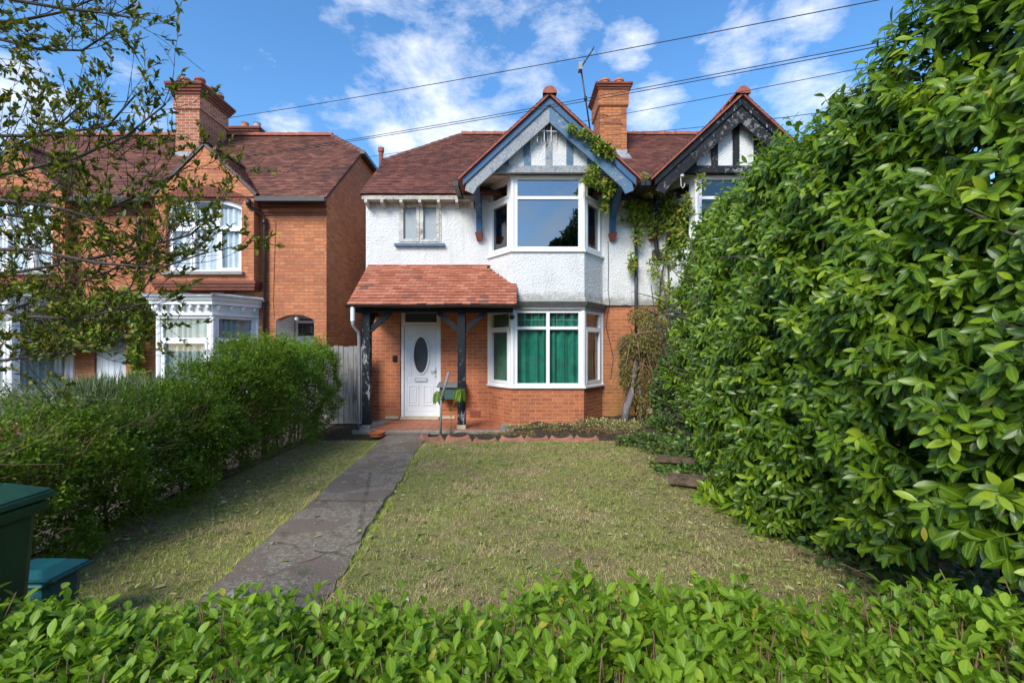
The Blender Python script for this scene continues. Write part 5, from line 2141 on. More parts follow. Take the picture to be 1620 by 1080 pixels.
def planks():
    specs = [((1040, 742, 6.25), (1150, 757, 6.0), .14, .07, 'sleeper', 'rotten brown plank at the back of the ivy edged bed'),
             ((1058, 768, 5.30), (1130, 782, 5.12), .16, .10, 'sleeper', 'brown rotting plank edge with a dark gap under it at the lawn'),
             ((1148, 776, 5.10), (1215, 786, 4.90), .10, .05, 'sleeper_grey', 'silvery plank end poking out of the ivy by the lawn')]
    for a, b, w, h, mt, lab in specs:
        A, B = px(*a), px(*b)
        z = .10
        A.z = B.z = max(z, .5 * (A.z + B.z) + .0)
        m = MB()
        m.beam(A, B + (B - A) * .3, w, h, (0, 1, 0))
        o = m.build('plank', M[mt], None, bevel=.008)
        tag(o, lab, 'plank', 'planks edging the right bed')
    m = MB()
    c = px(1028, 650, 8.9)
    m.beam(c + Vector((-.06, 0, -.02)), c + Vector((.05, -.02, .02)), .012, .09, (0, 1, .3))
    m.beam(c + Vector((.05, .02, -.02)), Vector((c.x + .22, 8.95, .04)), .02, .02, (0, 1, 0))
    o = m.build('plant_marker', M['yellowtag'], None)
    tag(o, 'tilted pale card marker on a stick under the dry climber', 'marker')


planks()


# ================================================================== PLANTS
def lin(x, xs, ys):
    return np.interp(x, xs, ys)


def laurel():
    t = thing('laurel_hedge', (3.2, 4.5, 0), 'tall glossy laurel hedge with big bright leaves filling the right side', 'hedge')
    top = lambda Y: lin(Y, [1.2, 2.7, 3.0, 3.6, 4.3, 5.3, 6.5, 8.2], [4.0, 3.85, 3.46, 3.33, 3.40, 3.52, 3.66, 3.74])
    bot = lambda Y: lin(Y, [1.2, 2.0, 3.0, 3.6, 4.0, 5.0, 6.0, 7.0, 8.2], [.78, .70, .42, .10, .0, .0, .10, .55, 1.0])

    def face(Y, z):
        near = lin(Y, [1.2, 4.2, 5.2, 7.0, 8.4], [2.12, 2.12, 2.32, 2.72, 2.90])
        return near + .34 * np.clip((z - 1.7) / 2.1, 0, 1) ** 1.2 + .10 * np.sin(Y * 3.1 + z * 1.3) * np.sin(z * 2.6 + Y) + .05 * np.sin(Y * 7.7 - z * 5) + .25 * np.clip((.9 - z) / .9, 0, 1) * (Y < 3.7)
    # outer shoots on the face
    n = 4700
    Y = .75 + (8.1 - .75) * rng.random(n) ** 1.0
    z = bot(Y) + (top(Y) - bot(Y)) * rng.random(n)
    cl = np.sin(Y * 5.1 + 2 * np.sin(z * 3.3)) * np.sin(z * 6.3 + 1.7 * np.sin(Y * 2.7)) + .5 * np.sin(Y * 13 + z * 3) * np.sin(z * 12)
    kp = rng.random(n) < np.clip(.72 + .45 * cl, .22, 1)
    Y, z, cl = Y[kp], z[kp], cl[kp]
    n = len(Y)
    X = face(Y, z) + .16 + .12 * rng.random(n) - .07 * np.clip(cl, -1, 1)
    base = np.stack([X, Y, z - .04], 1)
    # ragged far end
    d = np.stack([-1.0 + 0 * Y, -.2 + rng.normal(0, .42, n), .15 + rng.normal(0, .38, n) - .25 * (z < .9)], 1)
    # shoots on top
    m = 1100
    Y2 = 1.35 + 6.8 * rng.random(m)
    X2 = face(Y2, top(Y2)) + rng.random(m) * .9 + .05
    z2 = top(Y2) + .18 * (X2 - face(Y2, top(Y2))) + rng.normal(0, .07, m) - .05
    base2 = np.stack([X2, Y2, z2 - .12], 1)
    d2 = np.stack([-.25 + rng.normal(0, .35, m), rng.normal(-.1, .35, m), np.full(m, 1.0)], 1)
    # end face towards the house
    e = 420
    z3 = .6 + 2.8 * rng.random(e)
    X3 = 2.95 + rng.random(e) * .9
    base3 = np.stack([X3, 8.05 + rng.random(e) * .1, z3], 1)
    d3 = np.stack([rng.normal(-.5, .4, e), rng.normal(.4, .4, e), np.full(e, .6)], 1)
    B = np.concatenate([base, base2, base3])
    D = np.concatenate([d, d2, d3])
    ln = .17 + .13 * rng.random(len(B))
    P, DD, NN, LL, WW, II = shoots(B, D, ln, 9, .128, .050, 1.0)
    shoot_r = rng.random(len(B))
    zz = P[:, 2]
    # fresh pale growth on some shoots; the other leaves slightly paler higher up
    R = .62 * rng.random(len(P)) + .22 * shoot_r[II] + .10 * np.clip((zz - 1.5) / 2.2, 0, 1)
    fresh = shoot_r[II] > .88
    R = np.where(fresh, .80 + .17 * rng.random(len(P)), R)
    R = np.where(rng.random(len(P)) > .994, .985 + .015 * rng.random(len(P)), R)
    # leaves hang a little and face outwards
    DD[:, 2] -= .15 + .6 * rng.random(len(P))
    NN[:, 0] -= .35
    NN[:, 1] -= .35
    leaves('foliage', P, DD, NN, LL, WW, M['laurel'], t, 'fine', .22, R)
    sticks('shoot_stems', B, B + unit(D) * ln[:, None], .0028, M['hedge_lime'], t)
    # deeper leaves, kept to the dark end of the leaf ramp
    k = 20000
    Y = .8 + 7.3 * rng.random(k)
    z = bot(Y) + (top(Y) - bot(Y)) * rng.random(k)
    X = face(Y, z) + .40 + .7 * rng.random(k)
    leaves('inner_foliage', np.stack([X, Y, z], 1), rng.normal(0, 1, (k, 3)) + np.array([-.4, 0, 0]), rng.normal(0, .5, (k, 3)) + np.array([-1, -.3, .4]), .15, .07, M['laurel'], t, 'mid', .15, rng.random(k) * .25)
    # branches
    b = MB()
    rr = random.Random(9)
    for i in range(26):
        y = 1.5 + 6.4 * i / 25
        x = 2.95 + rr.random() * .4
        p = [Vector((x, y, 0))]
        tgt = Vector((x - .2 - rr.random() * .3, y + rr.uniform(-.6, .6), 2.2 + rr.random() * 1.3))
        for s in (.25, .5, .75, 1):
            p.append(p[0].lerp(tgt, s) + Vector((rr.uniform(-.07, .07), rr.uniform(-.1, .1), 0)))
        b.tube(p, [.03, .026, .02, .015, .008], 7)
        for q in range(5):
            s = p[0].lerp(tgt, .12 + .17 * q)
            b.tube([s, s + Vector((-.25 - .2 * rr.random(), rr.uniform(-.25, .25), .12)), s + Vector((-.45 - .25 * rr.random(), rr.uniform(-.4, .4), .2))], [.012, .009, .005], 5)
    b.build('branches', M['bark'], t, smooth=True)


laurel()


def front_hedge():
    t = thing('privet_hedge', (0, 1.15, 0), 'low clipped privet hedge running across the whole foreground', 'hedge')
    # height of the clipped top along x
    topz = lambda X, Y: .855 + .035 * np.sin(X * 2.3 + .5) + .025 * np.sin(X * 6.1) + .02 * np.sin(X * 13 + Y * 9) - .05 * (Y > 1.35) + .03 * np.clip(np.abs(X) - 1.2, 0, 1)
    n = 4200
    X = -2.6 + 5.2 * rng.random(n)
    Y = .74 + .68 * rng.random(n)
    nb = ~((X < -1.72) & (Y > 1.06))
    X, Y = X[nb], Y[nb]
    n = len(X)
    cl = np.sin(X * 7 + 2 * np.sin(Y * 9)) * np.sin(Y * 11 + 2 * np.sin(X * 4))
    thin = rng.random(n) > np.clip(.90 + .5 * cl - .25 * (np.abs(X - .45) < .75), .2, 1)
    X, Y = X[~thin], Y[~thin]
    n = len(X)
    ln = .09 + .10 * rng.random(n) ** 1.5
    z = topz(X, Y) - ln * .8 + rng.normal(0, .018, n)
    B = np.stack([X, Y, z], 1)
    D = np.stack([rng.normal(0, .28, n), rng.normal(0, .28, n), np.full(n, 1.0)], 1)
    P, DD, NN, LL, WW, II = shoots(B, D, ln, 9, .042, .0235, 1.1, .05, .85)
    sr = rng.random(n)
    R = .5 * rng.random(len(P)) + .48 * sr[II] ** 1.4
    R = np.where(rng.random(len(P)) > .988, 1.0, R)
    leaves('foliage', P, DD, NN, LL, WW, M['privet'], t, 'fine', .12, R)
    # side leaves on the garden side and below
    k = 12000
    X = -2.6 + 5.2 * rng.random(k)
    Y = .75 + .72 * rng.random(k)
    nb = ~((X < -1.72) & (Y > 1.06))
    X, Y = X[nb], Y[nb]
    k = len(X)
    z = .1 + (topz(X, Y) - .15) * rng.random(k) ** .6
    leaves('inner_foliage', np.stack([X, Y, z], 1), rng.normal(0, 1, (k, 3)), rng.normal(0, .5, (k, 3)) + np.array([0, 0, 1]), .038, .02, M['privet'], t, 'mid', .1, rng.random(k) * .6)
    # twigs
    a = []
    b = []
    m = 2600
    X = -2.6 + 5.2 * rng.random(m)
    Y = .80 + .6 * rng.random(m)
    A = np.stack([X, Y, .25 + .3 * rng.random(m)], 1)
    E = np.stack([X + rng.normal(0, .06, m), Y + rng.normal(0, .06, m), topz(X, Y) - .06 + .09 * rng.random(m)], 1)
    sticks('twigs', A, E, .0030, M['twig'], t, 4)
    m = 260
    X = -2.6 + 5.2 * rng.random(m)
    Y = .85 + .5 * rng.random(m)
    A = np.stack([X, Y, np.zeros(m)], 1)
    E = np.stack([X + rng.normal(0, .12, m), Y + rng.normal(0, .08, m), .55 + .2 * rng.random(m)], 1)
    sticks('stems', A, E, .008, M['twig_dark'], t, 5)


front_hedge()


def left_hedge():
    t = thing('overgrown_hedge', (-3.8, 5.5, 0), 'overgrown small leaved hedge from the bins to the brick house, taller at its far end', 'hedge')
    top = lambda Y: lin(Y, [2.0, 3.2, 4.6, 5.3, 5.9, 6.5, 7.1, 7.6, 8.2, 8.7, 9.0], [0.88, 0.92, .90, .98, 1.36, 1.55, 1.48, 1.50, 1.64, 1.58, 1.25])
    edge = lambda Y: lin(Y, [2.0, 4.0, 5.5, 7.0, 8.6, 9.1], [-3.25, -3.22, -3.28, -3.32, -3.35, -3.5])
    n = 22000
    Y = 2.2 + 6.75 * rng.random(n)
    u = rng.random(n)
    side = rng.random(n) < .62
    zt = top(Y) + .05 * np.sin(Y * 9) + .09 * np.sin(Y * 3.7 + 1) + .05 * np.sin(Y * 23) + rng.normal(0, .035, n)
    z = np.where(side, zt * (1 - (1 - u) ** 1.25 * .98) * 1.0, zt - .05 * u)
    bulge = .16 * np.sin(np.clip(z / np.maximum(zt, .1), 0, 1) * 2.8) + .15 * np.sin(Y * 4.3 + z * 3) * np.sin(z * 4 + 1) + .07 * np.sin(Y * 11 + z * 7)
    X = np.where(side, edge(Y) - .22 + bulge - .16 * (z < .45) * rng.random(n), edge(Y) - .15 - .85 * rng.random(n))
    # see-through ragged lower part
    cl = np.sin(Y * 4.7 + 2 * np.sin(z * 5)) * np.sin(z * 7 + 2 * np.sin(Y * 3.1)) + .6 * np.sin(Y * 12.3 + z * 5) * np.sin(z * 15 + Y)
    keep = ((z > .4) | (rng.random(n) < .8)) & (rng.random(n) < np.clip(.75 + .5 * cl, .15, 1))
    X = X + np.where(side, .10 * np.clip(cl, -1, 1), 0)
    z = z + np.where(side, 0, .09 * np.clip(cl, -1, 1) + .05 * np.sin(Y * 31))
    X, Y, z, side, zt = X[keep], Y[keep], z[keep], side[keep], zt[keep]
    n = len(X)
    B = np.stack([X, Y, z], 1)
    D = np.where(side[:, None], np.array([[1.0, 0, .25]]), np.array([[.1, 0, 1.0]])) + rng.normal(0, .42, (n, 3))
    ln = .06 + .12 * rng.random(n) ** 2
    ln = np.where(rng.random(n) > .93, ln + .16, ln)
    P, DD, NN, LL, WW, II = shoots(B, D, ln, 6, .040, .021, .9, .1, .8)
    lime = (P[:, 1] > 7.0)
    R = .55 * rng.random(len(P)) + .35 * rng.random(n)[II] + .15 * np.clip(P[:, 2] - .9, 0, 1)
    leaves('foliage', P[~lime], DD[~lime], NN[~lime], LL[~lime], WW[~lime], M['hedge'], t, 'simple', .1, R[~lime])
    leaves('pale_foliage', P[lime], DD[lime], NN[lime], LL[lime], WW[lime], M['hedge_lime'], t, 'simple', .1, R[lime])
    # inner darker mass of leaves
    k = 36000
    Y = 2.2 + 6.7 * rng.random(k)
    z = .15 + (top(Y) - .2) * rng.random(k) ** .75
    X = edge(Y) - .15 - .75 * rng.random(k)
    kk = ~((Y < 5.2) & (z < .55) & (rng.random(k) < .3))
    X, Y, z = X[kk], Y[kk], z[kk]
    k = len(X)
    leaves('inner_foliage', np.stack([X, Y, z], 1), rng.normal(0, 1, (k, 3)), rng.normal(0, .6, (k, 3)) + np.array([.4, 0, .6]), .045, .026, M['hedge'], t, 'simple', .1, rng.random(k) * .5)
    # stems and twigs
    b = MB()
    rr = random.Random(2)
    for i in range(34):
        y = 2.3 + 6.4 * i / 33 + rr.uniform(-.08, .08)
        x = edge(y) - .40 + rr.uniform(-.12, .12)
        h = float(top(y)) * (.75 + .2 * rr.random())
        p0 = Vector((x, y, 0))
        p3 = Vector((x + rr.uniform(-.1, .3), y + rr.uniform(-.35, .35), h))
        b.tube([p0, p0.lerp(p3, .35) + Vector((rr.uniform(-.05, .05), rr.uniform(-.08, .08), 0)), p0.lerp(p3, .7) + Vector((rr.uniform(-.06, .06), rr.uniform(-.08, .08), 0)), p3], [.017, .014, .01, .005], 6)
    b.build('stems', M['bark'], t, smooth=True)
    m = 2200
    Y = 2.2 + 6.6 * rng.random(m)
    z = .05 + .85 * rng.random(m)
    X = edge(Y) - .05 - .55 * rng.random(m)
    A = np.stack([X, Y, z], 1)
    E = A + rng.normal(0, .14, (m, 3)) + np.array([.10, 0, .10])
    sticks('twigs', A, E, .003, M['twig'], t)


left_hedge()


def overhanging_tree():
    t = thing('tree', (-5.1, 3.6, 0), 'tree with twiggy branches and small dark leaves reaching in from the left edge', 'tree')
    rr = random.Random(21)
    tr = MB()
    tr.tube([(-5.1, 3.6, -.05), (-5.05, 3.55, .8), (-4.95, 3.5, 1.7), (-4.9, 3.45, 2.7), (-4.95, 3.4, 4.0), (-5.0, 3.4, 5.4)], [.15, .125, .11, .09, .06, .03], 10)
    tr.build('trunk', M['bark'], t, smooth=True)
    # limbs: (start z on trunk, photo targets x,y,depth), twig density
    limbs = [
        (1.9, [(-40, 575, 3.3), (90, 560, 3.2), (215, 535, 3.2)], 1.6),
        (1.9, [(-60, 520, 3.5), (70, 470, 3.5), (170, 430, 3.4), (262, 388, 3.3)], 1.7),
        (2.2, [(-60, 445, 3.3), (60, 425, 3.2), (190, 400, 3.1), (300, 372, 3.1), (345, 335, 3.1)], 1.3),
        (2.3, [(-60, 395, 3.0), (50, 395, 2.9), (150, 415, 2.8), (250, 425, 2.8), (325, 400, 2.8)], .8),
        (2.5, [(-60, 330, 3.4), (50, 345, 3.4), (150, 340, 3.3), (235, 300, 3.3), (300, 262, 3.3)], 1.4),
        (2.5, [(-60, 290, 3.1), (40, 268, 3.1), (120, 250, 3.1), (200, 215, 3.1), (262, 165, 3.1)], 1.5),
        (2.8, [(-60, 240, 3.6), (30, 225, 3.5), (90, 200, 3.5), (130, 165, 3.4)], 1.0),
        (3.1, [(-60, 215, 3.3), (60, 215, 3.2), (170, 200, 3.2), (215, 150, 3.2)], .9),
        (2.7, [(-60, 310, 2.9), (30, 320, 2.8), (100, 330, 2.8), (190, 360, 2.8)], .8),
        (2.1, [(-60, 480, 2.9), (40, 500, 2.9), (120, 505, 2.9), (230, 480, 2.9)], 1.5),
        (4.3, [(-80, 30, 3.2), (20, 35, 3.1), (95, 20, 3.1), (170, -10, 3.1)], 1.0),
        (4.6, [(-80, -30, 3.0), (20, 0, 3.0), (90, 12, 3.0), (160, 20, 3.0), (205, 28, 3.0)], 1.0),
        (4.2, [(-80, 60, 3.3), (0, 62, 3.2), (60, 78, 3.2), (130, 80, 3.2), (185, 45, 3.2)], .8),
    ]
    br = MB()
    A, E, Rr = [], [], []
    LP, LD = [], []

    def curve(p0, d, L, n, sag, jit):
        pts = [p0]
        p, d = p0.copy(), d.normalized()
        for i in range(n):
            d = (d + Vector((rr.uniform(-jit, jit), rr.uniform(-jit, jit), rr.uniform(-jit, jit) + sag))).normalized()
            p = p + d * (L / n)
            pts.append(p.copy())
        return pts, d
    for zs, tg, dens in limbs:
        zt = min(zs + 0, 5.2)
        start = Vector((-4.93, 3.45, zs))
        pts = [start] + [px(*q) for q in tg]
        n = len(pts)
        r0 = .013
        br.tube(pts, [r0 * (1 - .85 * i / (n - 1)) + .003 for i in range(n)], 7)
        tot = 0
        for i in range(1, n):
            a, b = pts[i - 1], pts[i]
            seglen = (b - a).length
            cnt = max(1, int((8 if i > 1 else 3) * seglen / .45 * dens))
            for k in range(cnt):
                s = rr.random()
                p = a.lerp(b, s)
                ax = (b - a).normalized()
                d = (ax * rr.uniform(.3, 1.1) + Vector((rr.uniform(-.5, .5), rr.uniform(-.6, .6), rr.uniform(-.75, .75))))
                sag = .16 if rr.random() < .75 else -.02
                tw, dd = curve(p, d, rr.uniform(.22, .55), 6, sag, .16)
                for q in range(6):
                    A.append(tw[q])
                    E.append(tw[q + 1])
                    Rr.append(.0034 * (1 - q * .11))
                # sub twigs with leaves at their ends
                for q in (2, 3, 4, 5, 6):
                    if rr.random() < .6:
                        st, sd_ = curve(tw[q], dd + Vector((rr.uniform(-.9, .9), rr.uniform(-.9, .9), rr.uniform(-.2, .8))), rr.uniform(.08, .2), 3, .12, .2)
                        for w in range(3):
                            A.append(st[w])
                            E.append(st[w + 1])
                            Rr.append(.0022)
                        if rr.random() < .8:
                            for w in range(rr.randint(6, 11)):
                                LP.append(st[1].lerp(st[3], rr.random()))
                                LD.append(sd_ * .7 + Vector((rr.uniform(-1, 1), rr.uniform(-1, 1), rr.uniform(-.5, .9))))
                if rr.random() < .8:
                    for w in range(12):
                        LP.append(tw[6] + (tw[5] - tw[6]) * rr.random())
                        LD.append(dd * .8 + Vector((rr.uniform(-1, 1), rr.uniform(-1, 1), rr.uniform(-.4, .9))))
    br.build('branches', M['bark'], t, smooth=True)
    sticks('twigs', np.array([tuple(a) for a in A]), np.array([tuple(a) for a in E]), np.array(Rr), M['twig_dark'], t, 5)
    P = np.array([tuple(a) for a in LP])
    D = np.array([tuple(a) for a in LD])
    n = len(P)
    leaves('crown', P, D, rng.normal(0, .6, (n, 3)) + np.array([0, -.2, 1]), .028 + .030 * rng.random(n), .014 + .012 * rng.random(n), M['holly'], t, 'mid', .15)


overhanging_tree()


def cloud_plant(name, loc, label, cat, mat, blobs, L, W, n, kind='simple', stems=None, group=None, droop=.15, bias=(0, -.3, .8), dirb=(0, 0, .1), twigs=0, twigmat='twig', R=None):
    """a leafy plant: leaves scattered through ellipsoids (cx,cy,cz,rx,ry,rz,weight), denser at their skins"""
    t = thing(name, loc, label, cat, group)
    w = np.array([b[6] for b in blobs], float)
    w /= w.sum()
    idx = rng.choice(len(blobs), n, p=w)
    Bm = np.array([b[:6] for b in blobs])
    d = unit(rng.normal(0, 1, (n, 3)))
    r = rng.random(n) ** .38
    ns = 1 + .18 * np.sin(d[:, 0] * 7 + idx) * np.sin(d[:, 2] * 6 + idx * 2)
    P = Bm[idx, :3] + d * (r * ns)[:, None] * Bm[idx, 3:]
    P[:, 2] = np.maximum(P[:, 2], .02)
    leaves('foliage', P, d * .6 + rng.normal(0, .7, (n, 3)) + np.array(dirb), rng.normal(0, .5, (n, 3)) + np.array(bias), L * (.6 + .8 * rng.random(n)), W * (.6 + .8 * rng.random(n)), mat, t, kind, droop, R)
    if twigs:
        idx = rng.choice(len(blobs), twigs, p=w)
        a = Bm[idx, :3] + rng.normal(0, .45, (twigs, 3)) * Bm[idx, 3:]
        e = a + rng.normal(0, .35, (twigs, 3)) * Bm[idx, 3:]
        a[:, 2] = np.maximum(a[:, 2], .02)
        sticks('twigs', a, e, .0035, M[twigmat], t)
    if stems:
        m = MB()
        for pts, rs in stems:
            m.tube(pts, rs, 8)
        m.build('stem', M['bark'], t, smooth=True)
    return t


def blob(x, y, Y, rx, ry, rz, w=1):
    p = px(x, y, Y)
    return (p.x, p.y, p.z, rx, ry, rz, w)


# creeper on the left-hand brick half
cloud_plant('wall_creeper', (-8.6, 10.1, 0), 'bright green climber massed over the white door of the left brick house', 'climber', M['creeper'],
            [blob(120, 500, 10.0, .95, .22, .35, 3), blob(190, 480, 10.0, .55, .2, .28, 2), blob(225, 500, 10.05, .22, .15, .45, 1.4), blob(215, 560, 10.05, .12, .1, .45, .6), blob(70, 540, 9.9, .7, .25, .4, 2), blob(150, 535, 9.95, .5, .2, .25, 1.2),
             blob(218, 600, 10.05, .2, .12, .25, .5), blob(60, 470, 9.95, .7, .2, .3, 1.2)],
            .11, .075, 5200, 'mid', [([(-8.33, 10.15, 0), (-8.35, 10.15, 1.2), (-8.5, 10.12, 2.2), (-9.2, 10.1, 2.6)], [.03, .025, .02, .01])], bias=(0, -1, .6))
# lavender-like bushes behind the hedge
for (x, y, Y, n, lab) in ((140, 602, 8.0, 1700, 'grey green feathery bush behind the hedge, under the leftmost bay window'),
                          (180, 590, 9.0, 1500, 'grey green spiky bush in front of the white door on the left'),
                          (245, 600, 8.8, 1200, 'grey green bush between the white door and the white bay')):
    p = px(x, y, Y)
    t = thing('lavender_bush', (p.x, Y, 0), lab, 'bush', 'grey green bushes in the left garden')
    c = np.stack([p.x + rng.normal(0, .30, n), Y + rng.normal(0, .25, n), .2 + rng.random(n) * .45], 1)
    d = (c - np.array([p.x, Y, -.4])) + rng.normal(0, .12, (n, 3))
    leaves('foliage', c, d, rng.normal(0, 1, (n, 3)), .30 + .35 * rng.random(n), .014, M['lavender'], t, 'simple', .12)
cloud_plant('shrub', (-8.6, 7.6, 0), 'loose low shrub at the far left below the white bay sill', 'shrub', M['lavender'], [blob(60, 660, 7.4, .9, .5, .35, 2), blob(0, 640, 8, .8, .5, .4, 1.4), blob(130, 650, 7.6, .5, .4, .3, 1)], .06, .03, 7000, twigs=500)
# pink hydrangea
hy = thing('pink_flowers', (-5.9, 5.4, 0), 'coral pink flower heads at the left edge above the hedge', 'flowers')
P = []
for (x, y) in ((10, 688), (22, 684), (4, 694), (-8, 690), (16, 692)):
    c = np.array(px(x, y - 6, 5.3))
    d = unit(rng.normal(0, 1, (90, 3)))
    P.append(c + d * .055)
P = np.concatenate(P)
leaves('flower_heads', P, rng.normal(0, 1, P.shape), rng.normal(0, .4, P.shape) + np.array([0, -.5, 1]), .030, .026, M['pink'], hy, 'simple', .1)
c = np.array(px(5, 700, 5.3))
P = c + rng.normal(0, 1, (300, 3)) * np.array([.14, .14, .12]) - np.array([0, 0, .15])
P[:, 2] = np.maximum(P[:, 2], .03)
leaves('foliage', P, rng.normal(0, 1, P.shape), rng.normal(0, .4, P.shape) + np.array([0, 0, 1]), .08, .045, M['hedge_lime'], hy, 'mid', .1)
m = MB()
m.tube([(c[0], 5.3, 0), (c[0], 5.3, c[2])], .012, 6)
m.build('stem', M['twig'], hy)

# creeper on the blue gable, then on the wall between the two white houses
cloud_plant('gable_creeper', (1.9, 9.0, 5.2), 'yellow green climber scrambling over the right slope of the blue gable', 'climber', M['creeper'],
            [blob(905, 205, 8.85, .10, .08, .06, .8), blob(922, 212, 8.85, .14, .1, .07, 1), blob(938, 222, 8.85, .14, .1, .09, 1.2), blob(950, 234, 8.85, .16, .12, .11, 2), blob(962, 240, 8.9, .13, .12, .10, 2), blob(968, 250, 8.9, .08, .1, .08, .8)],
            .075, .042, 620, 'mid', [([px(975, 262, 8.92), px(950, 236, 8.88), px(925, 214, 8.88), px(903, 203, 8.88)], [.012, .010, .008, .005])], bias=(0, -1, .6))
cloud_plant('bay_creeper', (2.2, 9.4, 4), 'green climber hanging beside the right side pane of the upper bay', 'climber', M['creeper'],
            [blob(938, 272, 9.0, .12, .08, .14, 1), blob(930, 286, 9.0, .12, .08, .08, 1), blob(945, 290, 9.05, .14, .1, .10, 1), blob(962, 302, 9.15, .10, .1, .16, 1.2), blob(957, 325, 9.3, .07, .08, .16, .9), blob(966, 288, 9.1, .10, .1, .1, .8)],
            .075, .042, 620, 'mid', [([px(975, 290, 9.1), px(960, 300, 9.1), px(940, 280, 9.0)], [.01, .008, .005])], bias=(0, -1, .6))
cloud_plant('party_wall_creeper', (3.0, 9.7, 0), 'tangled climber covering the white wall and black pipe between the two gables', 'climber', M['creeper'],
            [blob(1020, 325, 9.75, .42, .12, .16, 2.0), blob(1010, 345, 9.75, .35, .1, .10, 1), blob(1005, 325, 9.7, .22, .12, .12, 1), blob(1058, 330, 9.65, .18, .15, .30, 1.4), blob(1040, 360, 9.75, .22, .1, .22, .9), blob(1075, 360, 9.5, .25, .15, .35, 1.4),
             blob(1010, 370, 9.75, .12, .08, .3, .4), blob(1060, 400, 9.7, .2, .12, .3, .7), blob(1000, 415, 9.75, .1, .07, .22, .35), blob(1035, 425, 9.7, .14, .1, .25, .4), blob(1085, 325, 9.3, .12, .1, .25, .7), blob(1050, 470, 9.7, .2, .12, .4, .6), blob(1110, 290, 8.9, .12, .08, .2, .25)],
            .082, .042, 3000, 'mid', [([(3.15, 9.85, 0), (3.12, 9.85, 1.5), (3.2, 9.8, 3.0), (3.4, 9.7, 4.4)], [.03, .026, .02, .012]), ([(3.5, 9.8, 0), (3.45, 9.8, 2.0), (3.3, 9.75, 4.0), (2.8, 9.8, 4.6)], [.025, .02, .015, .008])], bias=(0, -1, .5), twigs=260)
cloud_plant('roof_valley_climber', (2.95, 9.3, 4.7), 'straw coloured dying climber sprawled over the eaves between the gables', 'climber', M['dry'],
            [blob(1022, 290, 9.45, .28, .2, .14, 1.5), blob(1030, 302, 9.4, .25, .2, .12, 1.5), blob(1015, 282, 9.6, .2, .2, .07, .7), blob(1045, 300, 9.3, .15, .15, .1, .6)],
            .06, .03, 1300, 'mid', bias=(0, -1, .6), twigs=160, R=.45 + .55 * rng.random(1300))

# dry climber on the leaning lilac trunk
t = thing('lilac_tree', (2.22, 8.75, 0), 'leaning peeling grey trunk under a dead brown climber right of the bay', 'tree')
m = MB()
a0 = px(988, 668, 8.9)
pts = [Vector((a0.x, 8.9, .0)), px(990, 650, 8.9), px(998, 622, 8.92), px(1004, 595, 8.95), px(1007, 560, 9.0), px(1012, 525, 9.1)]
m.tube(pts, [.085, .078, .068, .062, .05, .03], 10)
m.tube([Vector((2.55, 9.0, 0)), px(1014, 640, 9.0), px(1010, 590, 9.0)], [.035, .03, .025], 7)
m.build('trunk', M['bark_lilac'], t, smooth=True)
m = MB()
rr = random.Random(33)
for k in range(46):
    s = px(1008 + rr.uniform(-8, 14), 540 + rr.uniform(-15, 40), 9.0 + rr.uniform(-.15, .1))
    e = s + Vector((rr.uniform(-.75, .8), rr.uniform(-.35, .2), rr.uniform(-1.1, .05)))
    mid = s.lerp(e, .45) + Vector((0, 0, .22))
    m.tube([s, s.lerp(mid, .5) + Vector((0, 0, .06)), mid, mid.lerp(e, .5) + Vector((0, 0, .05)), e], [.008, .007, .006, .005, .003], 5)
m.build('branches', M['twig'], t, smooth=True)
B_ = [blob(1002, 545, 8.95, .34, .2, .26, 1.6), blob(1030, 545, 9.0, .35, .25, .35, 1.8), blob(988, 580, 8.95, .13, .12, .45, .9), blob(1000, 600, 9.0, .2, .15, .5, .9), blob(1045, 600, 9.1, .35, .25, .65, 2.0), blob(1035, 515, 9.2, .35, .2, .25, 1.2), blob(1020, 500, 9.4, .35, .2, .25, .8), blob(1025, 640, 9.0, .3, .25, .3, .8)]
n = 10000
w = np.array([b[6] for b in B_])
idx = rng.choice(len(B_), n, p=w / w.sum())
Bm = np.array([b[:6] for b in B_])
P = Bm[idx, :3] + unit(rng.normal(0, 1, (n, 3))) * (rng.random(n) ** .4)[:, None] * Bm[idx, 3:]
leaves('dead_foliage', P, rng.normal(0, .5, (n, 3)) + np.array([0, 0, -.9]), rng.normal(0, .6, (n, 3)) + np.array([0, -1, 0]), .07, .022, M['dry'], t, 'simple', .2, R=np.where(rng.random(n) < .35, .85, rng.random(n)))
cloud_plant('ivy', (3.0, 8.3, 0), 'dark ivy and saplings tangled at the foot of the wall beside the laurel', 'ivy', M['ivy'],
            [blob(1060, 620, 8.7, .35, .35, .8, 2.2), blob(1085, 600, 8.4, .3, .4, .9, 2), blob(1075, 560, 8.8, .35, .35, .6, 1.2), blob(1100, 660, 7.8, .35, .5, .5, 1.6), blob(1060, 680, 8.2, .45, .4, .3, 1.2), blob(1040, 560, 9.2, .4, .2, .6, .8), blob(1085, 710, 7.2, .4, .4, .22, .9)],
            .065, .05, 9000, 'mid', [([(3.35, 7.6, 0), (3.3, 7.6, 1.0), (3.2, 7.6, 2.0)], [.03, .028, .02]), ([(3.0, 8.3, 0), (2.9, 8.3, .9)], [.015, .012])], bias=(-.3, -1, .6), twigs=700)
